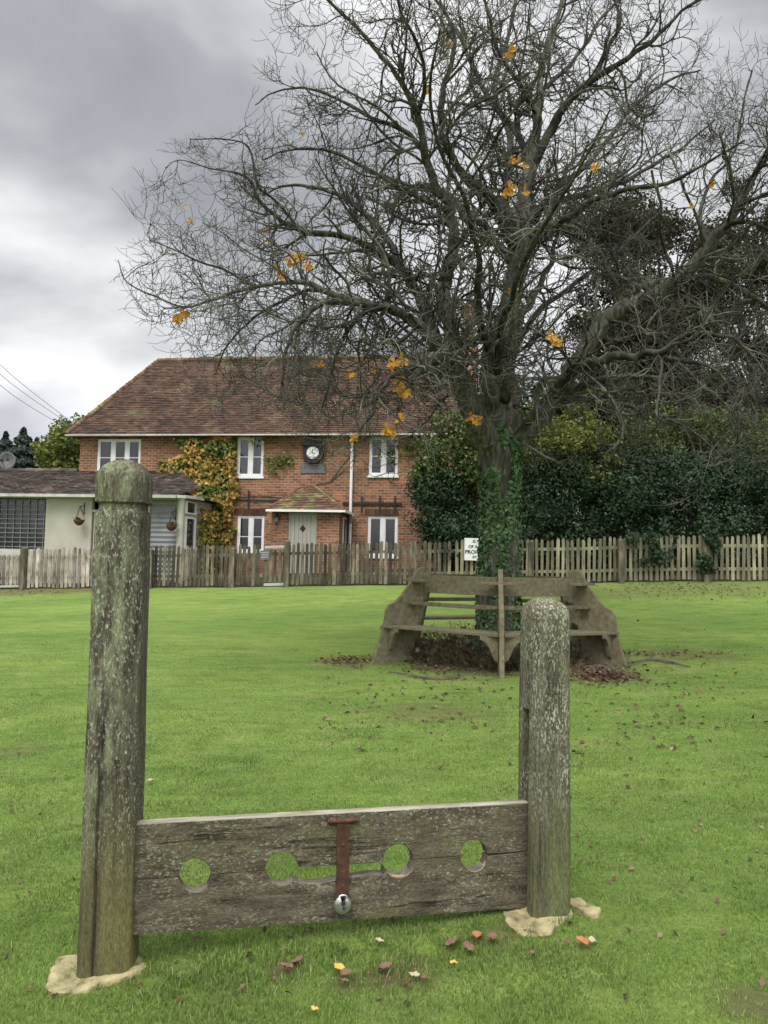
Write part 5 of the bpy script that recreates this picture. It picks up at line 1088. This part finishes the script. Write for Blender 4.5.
def plant(name, label, cat, spec, n, size, mat, seed, group=None, trunk=None, shell=0.5, jit=0.9, barkm=None, droop=0.0):
    rng = np.random.default_rng(seed); spec = np.array(spec, float); c = spec[:, :3].mean(0); base = Vector((c[0], c[1], gz(c[0], c[1]))) if trunk is None else Vector((trunk[0], trunk[1], gz(trunk[0], trunk[1])))
    root = empty(name, base); tag(root, label, cat, group)
    Pn, nn = blobs(spec, n, rng, shell); ok = Pn[:, 2] > base.z+0.02; Pn, nn = Pn[ok], nn[ok]
    V, Q = leafquads(Pn, nn+np.array([0, 0, .4-droop]), size, rng, jit); mesh_np('crown', V-np.array(base), Q, mat, root)
    # stems from the base to the clumps
    k = len(spec); st = np.tile(np.array(base), (k, 1)).astype(float); st[:, :2] += rng.normal(size=(k, 2))*0.08
    tr_h = trunk[2] if trunk is not None else 0.3
    mid = st.copy(); mid[:, 2] += tr_h; mid[:, :2] = np.array(base)[:2]
    S = 8; t = np.linspace(0, 1, S)[None, :, None]; pth = (1-t)**2*st[:, None]+2*t*(1-t)*mid[:, None]+t**2*spec[:, None, :3]
    rr = taper(np.full(k, trunk[3]*0.5 if trunk is not None else 0.03), S, 0.2); V, Q = tubes_np(pth, rr, 5)
    if trunk is not None:
        tp = np.array([[base.x, base.y, base.z-.1], [base.x, base.y, base.z+tr_h*0.5], [base.x, base.y, base.z+tr_h]])[None]; V2_, Q2_ = tubes_np(tp, np.array([[trunk[3], trunk[3]*.85, trunk[3]*.6]]), 8); Q = np.concatenate([Q, Q2_+len(V)]); V = np.concatenate([V, V2_])
    sp_, sd2, sr, _, _ = spawn(pth, rr, 8, rng, 0.4); g1 = grow(sp_, sd2, 0.3+0.9*rng.random(len(sp_))*float(spec[:, 3].mean()), 6, 0.2, 0.02, rng); V3_, Q3_ = tubes_np(g1, taper(np.maximum(sr*.4, .006), 6, .4), 3)
    mesh_np('trunk' if trunk is not None else 'stems', np.concatenate([V, V3_])-np.array(base), np.concatenate([Q, Q3_+len(V)]), barkm or M['farbark'], root)
    return root
rg = np.random.default_rng(21)
grp = 'dark evergreen bushes behind the fence'
for i, (a, b_, lab) in enumerate(((436, 478, 'dark evergreen bush between the cottage wall and the ivy-clad trunk'), (510, 580, 'dark evergreen bush behind the fence just right of the tree trunk'), (575, 650, 'dark evergreen bush behind the middle of the right-hand fence'), (645, 720, 'dark evergreen bush where ivy spills over the fence'), (715, 800, 'dark evergreen bush behind the fence at the right edge'))):
    spec = clumpy(a, b_, 480, 545, 20.0, 21.8, 16, .45, .85, rg) + clumpy(a-5, b_+5, 455 if a > 500 else 475, 500, 20.6, 22.2, 14, .4, .8, rg) + clumpy(a, b_, 535, 565, 20.0, 20.6, 8, .4, .6, rg)
    plant('evergreen_bush', lab, 'bush', spec, 21000, 0.08, M['laurel'], 30+i, grp)
spec = clumpy(424, 478, 415, 470, 20.8, 21.8, 16, .3, .6, rg)+clumpy(420, 440, 440, 520, 20.8, 21.6, 8, .25, .45, rg); plant('leafy_shrub', 'yellow-green feathery shrub against the right end of the cottage', 'shrub', spec, 8000, 0.10, M['bamboo'], 40, droop=0.6)
spec = clumpy(515, 560, 430, 470, 21.2, 22.4, 12, .4, .7, rg)+clumpy(545, 625, 425, 485, 20.2, 21.4, 14, .3, .55, rg)+clumpy(530, 600, 380, 440, 21, 22.4, 10, .35, .7, rg); plant('leafy_shrub', 'olive-yellow leafy shrub above the dark bushes right of the tree', 'shrub', spec, 8000, 0.10, M['hazel'], 41, droop=0.2)
spec = clumpy(625, 790, 420, 480, 21.5, 24, 30, .5, 1.0, rg); plant('leafy_shrub', 'dull olive shrubs' if False else 'dull olive green shrub rising above the hedge at the right', 'shrub', spec, 16000, 0.10, M['bamboo'], 42)
# tall trees behind
def crown(px0, px1, top, bot, Y0, Y1, n, r0_, r1_, cx, narrow, rng):
    out = []
    for _ in range(n):
        t = rng.random(); py = top+(bot-top)*t; hw = (px1-px0)/2*(narrow+(1-narrow)*math.sin(math.pi*min(1, t*0.9+0.12)))
        Y_ = rng.uniform(Y0, Y1); p_ = P(cx+rng.uniform(-1, 1)*hw, py, Y_); r_ = rng.uniform(r0_, r1_); out.append((p_.x, p_.y, p_.z, r_, r_, r_*.8))
    return out
q_ = P(655, 400, 27); plant('tall_tree', 'tall brown-leaved tree behind the hedge, right of the bare tree', 'tree', crown(580, 735, 210, 480, 25.5, 28.5, 95, .55, 1.2, 655, .4, rg), 75000, 0.12, M['brownleaf'], 50, 'trees behind the hedge', trunk=(q_.x, q_.y, 5.0, .22), shell=.3, droop=.8)
q_ = P(775, 400, 30); plant('tall_tree', 'sparse brown-leaved tree with sky showing through at the right edge', 'tree', crown(690, 860, 185, 470, 28, 32, 60, .5, 1.2, 775, .5, rg), 40000, 0.13, M['brownleaf'], 51, 'trees behind the hedge', trunk=(q_.x, q_.y, 6.0, .22), shell=.2, droop=.6)
q_ = P(590, 400, 31); plant('tall_tree', 'thin half-bare tree behind the big tree fork', 'tree', crown(545, 625, 330, 470, 30, 32, 26, .4, .9, 588, .4, rg), 14000, 0.11, M['brownleaf'], 52, 'trees behind the hedge', trunk=(q_.x, q_.y, 5.0, .16), shell=.2)
q_ = P(352, 400, 38); plant('bare_garden_tree', 'small thin twiggy tree rising behind the cottage roof', 'tree', crown(312, 402, 305, 400, 36.5, 39, 30, .5, 1.0, 355, .4, rg), 3000, 0.10, M['brownleaf'], 53, trunk=(q_.x, q_.y, 6.0, .14), shell=.1)
q_ = P(60, 500, 44); plant('garden_tree', 'yellow-green garden tree at the left corner of the cottage', 'tree', crown(38, 84, 432, 500, 42, 45, 24, .7, 1.3, 60, .6, rg), 9000, 0.24, M['autumngreen'], 54, trunk=(q_.x, q_.y, 4.0, .2))
def conifer(px, top, Y_, w_, lab, seed):
    rng = np.random.default_rng(seed); p_ = P(px, top, Y_); b0 = Vector((p_.x, Y_, gz(p_.x, Y_))); root = empty('conifer', b0); tag(root, lab, 'conifer', 'far conifers at the left edge'); H_ = p_.z-b0.z
    n = 12000; t = rng.random(n)**0.8; z = H_*(1-t*0.9); lay = 0.72+0.28*np.sin(z*5.5+rng.random(n)); R_ = 2.0*w_*t**0.85*lay*(0.35+0.65*rng.random(n)**.5)*(1+.25*np.sin(rng.random(n)*6)); a = rng.random(n)*2*np.pi
    a = np.round(a*6)/6+rng.normal(size=n)*.05; Pn = np.stack([R_*np.cos(a), R_*np.sin(a), z-0.25*R_], 1); V, Q = leafquads(Pn, np.stack([np.cos(a), np.sin(a), 0*a+.6], 1), 0.42, rng, .6); mesh_np('crown', V, Q, M['conifer'], root)
    V, Q = tubes_np(np.array([[[0, 0, -.2], [0, 0, H_*.5], [0, 0, H_]]]), np.array([[.3, .2, .03]]), 7); mesh_np('trunk', V, Q, M['farbark'], root)
conifer(24, 428, 85, 3.6, 'dark far conifer at the left, tallest of the row', 60); conifer(6, 432, 88, 3.0, 'dark far conifer at the very left edge', 61); conifer(37, 438, 90, 2.8, 'dark far conifer beside the yellow-green tree', 62); conifer(-12, 436, 86, 3.0, 'dark far conifer partly outside the left edge', 63)
wr_ = np.random.default_rng(77); wp = np.array(clumpy(500, 900, 380, 560, 44, 60, 150, 2.0, 4.0, wr_)+clumpy(405, 480, 430, 560, 40, 46, 30, 1.5, 2.6, wr_)); Pn, nn = blobs(wp, 26000, wr_, .5); V, Q = leafquads(Pn, nn, 0.42, wr_, .9); wo_ = mesh_np('woodland', V, Q, M['laurel']); tag(wo_, 'dark distant woodland seen through gaps behind the bushes', 'woodland', kind='stuff')
# creeper on the facade
def creeper():
    rng = np.random.default_rng(70); n = 15000; px = rng.uniform(158, 243, n); py = rng.uniform(436, 556, n); pts = []; gr = []
    for x, y in zip(px, py):
        nn = mnoise.noise(Vector((x*0.05, y*0.05, 0)))*14 + mnoise.noise(Vector((x*.2, y*.2, 4)))*6
        left = 176 + nn if y < 462 else (166+nn if y < 480 else (182+nn if y < 500 else 197+nn)); right = 237+nn*0.6 if y < 500 else 234+nn*.5
        if y < 476 and x > 236: continue
        hole = mnoise.noise(Vector((x*0.09+9, y*0.09, 7)))
        if left < x < right and hole > -0.33 - (0.25 if y > 450 and y < 540 else 0) and rng.random() < .62:
            xl, zl = hl(x, y, -0.12); off_ = -0.03-0.22*rng.random()**1.5*(1+1.0*max(0, hole)); pts.append((xl, off_, zl)); gr.append(mnoise.noise(Vector((x*.07, y*.07, 20)))+rng.normal()*.12+(0.22 if y < 450 else 0) > 0.16)
    xe_ = hl(182, 520, -2.5)[0]
    for _ in range(1500): yy = -0.05-1.45*rng.random()**1.6; zz = rng.uniform(-.6, 1.95); pts.append((xe_+0.05+0.25*rng.random(), yy, zz)); gr.append(rng.random() < .4)
    pts = np.array(pts); gr = np.array(gr); root = empty('creeper', HO, HA); tag(root, 'yellow and green creeper climbing the brick wall left of the porch', 'climbing plant')
    for nm, mk, mt_ in (('yellow_leaves', ~gr, 'creeper'), ('green_leaves', gr, 'creepergreen')):
        pp = pts[mk]; V, Q = leafquads(pp, np.tile([0, -1.0, .35], (len(pp), 1)), 0.125, rng, .45); mesh_np(nm, V, Q, M[mt_], root)
    x0_, _ = hl(212, 550); S_ = 12; k = 26; tt = rng.choice(len(pts), k); t = np.linspace(0, 1, S_)[None, :, None]; st = np.tile([x0_, -0.04, -0.6], (k, 1)); en = pts[tt].copy(); en[:, 1] = -0.03
    pth = st[:, None]*(1-t)+en[:, None]*t; pth[:, :, 0] += 0.2*np.sin(t[..., 0]*5+np.arange(k)[:, None])*(1-t[..., 0])*t[..., 0]*2; V, Q = tubes_np(pth, taper(np.full(k, .02), S_, .3), 5); mesh_np('stems', V, Q, M['farbark'], root)
    # thin sparse shoots towards the clock and porch
    q = MB()
    for pl_ in ([(242, 497), (262, 496), (285, 498), (300, 488), (330, 482), (345, 470)], [(262, 500), (290, 505), (300, 492)], [(330, 482), (345, 462), (352, 455)]): q.tube([(hl(x, y)[0], -0.03, hl(x, y)[1]) for x, y in pl_], 0.014, 5)
    q.build('bare_shoot', M['farbark'], root)
    pp = []
    for (cx2, cy2, s_, n_) in ((278, 463, 7, 110), (285, 459, 3, 30), (262, 440, 6, 50), (392, 455, 10, 50), (415, 450, 6, 60)):
        for _ in range(n_): x, z = hl(cx2+rng.normal()*s_, cy2+rng.normal()*s_*.6); pp.append((x, -0.05-0.08*rng.random(), z))
    V, Q = leafquads(np.array(pp), np.tile([0, -1.0, .35], (len(pp), 1)), 0.10, rng, .5); mesh_np('loose_leaves', V, Q, M['creepergreen'], root)
creeper()
# ivy spilling over the fence
rng = np.random.default_rng(80); pp = []
for (cx2, cy2, sx2, sy2, n_) in ((640, 535, 10, 10, 500), (660, 543, 9, 14, 600), (648, 555, 8, 8, 300), (710, 545, 6, 18, 800), (706, 562, 8, 8, 350), (714, 528, 14, 6, 400), (500, 528, 30, 5, 300), (545, 530, 20, 4, 200)):
    for _ in range(n_): Y_ = fy(cx2)-0.05-0.22*rng.random()+(0.3 if cy2 < 540 else 0)*rng.random(); pp.append(P(cx2+rng.normal()*sx2*.8, min(cy2+rng.normal()*sy2*.7, 573), Y_))
pp = np.array([tuple(v) for v in pp]); pp = pp[[mnoise.noise(Vector((v[0]*2.6, 0, v[2]*2.2))) > -0.05 for v in pp]]; c0 = pp.mean(0); V, Q = leafquads(pp, np.tile([0, -1.0, .3], (len(pp), 1)), 0.085, rng, .6); iv = mesh_np('fence_ivy', V-c0, Q, M['laurel']); iv.location = c0; tag(iv, 'green ivy spilling over the picket fence at the right', 'ivy')
# ------------------------------------------------------------------ ground litter
def flat_leaves(pts, size, rng, lift=0.012):
    P_ = np.array(pts); P_[:, 2] += lift; return leafquads(P_, np.tile([0, 0, 1.0], (len(P_), 1)), size, rng, .35)
rng = np.random.default_rng(90); pts = []
for _ in range(1100):
    y = 2.6*(19/2.6)**rng.random(); x = rng.uniform(-.55, .55)*y
    if mnoise.noise(Vector((x*.6, y*.6, 9)))+0.25*(x > 0) < rng.uniform(-.5, .6): continue
    pts.append((x, y, gzl(x, y)))
V, Q = flat_leaves(pts, 0.026, rng, 0.010); l1 = mesh_np('fallen_leaves', V, Q, M['litter']); tag(l1, 'small brown fallen leaves scattered thinly over the lawn', 'leaves', kind='stuff')
pts = []
def scat(px, py, sx_, sy_, n_):
    for _ in range(n_): q_ = ground_at(px+rng.normal()*sx_, py+rng.normal()*sy_); pts.append((q_.x, q_.y, gzl(q_.x, q_.y)))
scat(602, 676, 20, 4, 420); scat(350, 661, 14, 2.5, 220); scat(520, 655, 50, 7, 420); scat(690, 590, 55, 5, 420); scat(660, 654, 35, 2, 120); scat(455, 668, 30, 5, 160)
scat(30, 593, 25, 2, 90); scat(430, 700, 60, 25, 160); scat(650, 700, 60, 40, 220)
V, Q = flat_leaves(pts, 0.05, rng, 0.012); l2 = mesh_np('leaf_litter', V, Q, M['litter']); tag(l2, 'reddish brown leaf litter gathered under the bench and along the fence', 'leaves', kind='stuff')
# dry weeds inside the bench ring
n = 1500; a = rng.random(n)*2*np.pi; rr = 0.35+1.15*rng.random(n)**.8; x = TREE.x+rr*np.cos(a); y = TREE.y+rr*np.sin(a)*1.0; z = GZL(x, y); hgt = rng.random(n)**1.8*0.28
V, Q = leafquads(np.stack([x, y, z+hgt], 1), np.tile([0, -.4, .6], (n, 1)), 0.07, rng, 1.2)
sp_ = grow(np.stack([x, y, z], 1)[:900], rng.normal(size=(900, 3))*[.35, .35, 0]+[0, 0, 1], 0.12+0.3*rng.random(900), 5, .2, 0, rng); V2_, Q2_ = tubes_np(sp_, taper(np.full(900, .005), 5, .5), 3)
wd = mesh_np('dry_weeds', np.concatenate([V, V2_]), np.concatenate([Q, Q2_+len(V)]), M['weed']); tag(wd, 'dry brown weeds and shoots growing under the bench', 'weeds', kind='stuff')
# roots breaking the ground
def root_obj(pix, r, lab):
    w_ = [ground_at(*p_) for p_ in pix]; c0 = w_[0]; q = MB(); n = len(w_); q.tube([p_-c0+Vector((0, 0, r*0.2*math.sin(math.pi*i/(n-1)))) for i, p_ in enumerate(w_)], [r*(.3+.7*math.sin(math.pi*(i+.5)/n)) for i in range(n)], 8); o = q.build('tree_root', M['root'], smooth=True); o.location = c0; tag(o, lab, 'root', 'roots around the tree')
root_obj([(572, 668), (585, 669), (598, 668), (610, 671), (622, 674), (634, 678)], 0.045, 'bare root above the red leaves right of the bench')
root_obj([(390, 672), (408, 676), (425, 679), (440, 680), (460, 678)], 0.025, 'thin bare root in front of the left half of the bench')
root_obj([(628, 664), (650, 661), (672, 664), (690, 668)], 0.035, 'low bare root leading away from the right end panel')
# big leaves in the foreground
def bigleaf(px, py, s, col, lab, seed, n=1):
    r = random.Random(seed); c0 = ground_at(px, py); mb = MB(); a = r.uniform(0, 6.28)
    N_ = 9; vs = []; 
    for i in range(N_):
        t = i/(N_-1); w_ = s*0.30*math.sin(math.pi*t**0.8)**0.8+0.001; xx = (t-.5)*s; curl = 0.35*s*(t-.5)**2+0.015
        for k_, sg in enumerate((-1, -.45, 0, .45, 1)): vs.append((xx+r.uniform(-.03, .03)*s, sg*w_*(1+.2*r.uniform(-1, 1)), curl+abs(sg)**1.5*w_*0.55*(1 if seed % 2 else .4)+r.uniform(0, .006)))
    mb.add(vs, [(i*5+j, (i+1)*5+j, (i+1)*5+j+1, i*5+j+1) for i in range(N_-1) for j in range(4)]); mb.tube([(-.5*s, 0, vs[2][2]), (-.75*s, .08*s, vs[2][2]+.004)], s*.015, 5)
    o = mb.build('fallen_leaf', col, smooth=True, recalc=False); o.location = c0+Vector((0, 0, .006)); o.rotation_euler = (r.uniform(-.15, .15), r.uniform(-.15, .15), a); tag(o, lab, 'leaf', 'large fallen leaves in front of the stocks')
M['leaf_y'] = noisy('yellow_leaf', [(0.3, (0.42, 0.24, 0.05)), (0.7, (0.62, 0.45, 0.12))], 25); M['leaf_b'] = noisy('brown_leaf', [(0.3, (0.08, 0.045, 0.028)), (0.7, (0.24, 0.14, 0.095))], 25); M['leaf_o'] = noisy('orange_brown_leaf', [(0.3, (0.28, 0.10, 0.04)), (0.7, (0.42, 0.19, 0.09))], 25); M['leaf_p'] = noisy('pale_dry_leaf', [(0.3, (0.3, 0.24, 0.15)), (0.7, (0.48, 0.40, 0.27))], 25)
for i, (px, py, s, c, lab) in enumerate(((339, 975, .055, 'y', 'bright yellow fallen leaf below the padlock'), (346, 981, .055, 'b', 'brown leaf touching the bright yellow leaf'), (344, 988, .035, 'b', 'small brown leaf just nearer than the yellow one'), (477, 942, .06, 'o', 'rounded orange-brown leaf left of the short post stone'), (491, 943, .065, 'b', 'folded brown leaf just right of the rounded orange one'), (452, 951, .07, 'b', 'dark brown leaf left of the rounded orange one'), (468, 954, .06, 'b', 'brown leaf in front of the rounded orange one'), (581, 948, .06, 'o', 'curled orange leaf right of and in front of the short post'), (592, 946, .04, 'p', 'pale yellow-tipped leaf touching the curled orange leaf'), (565, 949, .03, 'b', 'small dark leaf left of the curled orange leaf'), (298, 967, .05, 'b', 'reddish leaf pair member furthest right below the second hole'), (285, 974, .055, 'b', 'flat reddish leaf below the second hole'), (414, 982, .045, 'p', 'pale leaf curl near the bare patch in front of the stocks'), (425, 985, .035, 'b', 'small brown leaf at the right end of the bare patch'), (386, 973, .06, 'b', 'dark leaf on the bare patch in front of the third hole'), (379, 948, .04, 'p', 'upright pale stalk leaf below the third hole'), (314, 1017, .035, 'y', 'yellow leaf at the bottom edge of the photo'), (453, 970, .03, 'y', 'small yellow leaf between the bare patch and the short post'), (532, 960, .03, 'b', 'tiny dark leaf below the short post stone'), (150, 785, .07, 'p', 'pale leaf on the lawn beside the tall post above the board'), (440, 722, .09, 'b', 'brown leaf on the lawn halfway to the bench'))):
    bigleaf(px, py, s, M['leaf_'+c], lab, i)
# ------------------------------------------------------------------ wires
for (p0, p1, p2, lab) in (((-40, 325), (15, 378), (74, 424), 'highest of the three thin cables running down to the left eave'), ((-40, 335), (12, 384), (72, 426), 'middle of the three thin cables running down to the left eave'), ((-40, 345), (10, 393), (66, 428), 'lowest of the three thin cables running down to the left eave')):
    w_ = catmull([tuple(P(*p0, 17.0)), tuple(P(*p1, 21)), tuple(P(*p2, 25.0))], 10); q = MB(); q.tube([Vector(v) for v in w_], 0.007, 5); o = q.build('overhead_cable', M['lead']); tag(o, lab, 'cable', 'overhead cables at the left')
print('objects', len(bpy.data.objects), 'faces', sum(len(m_.polygons) for m_ in bpy.data.meshes))
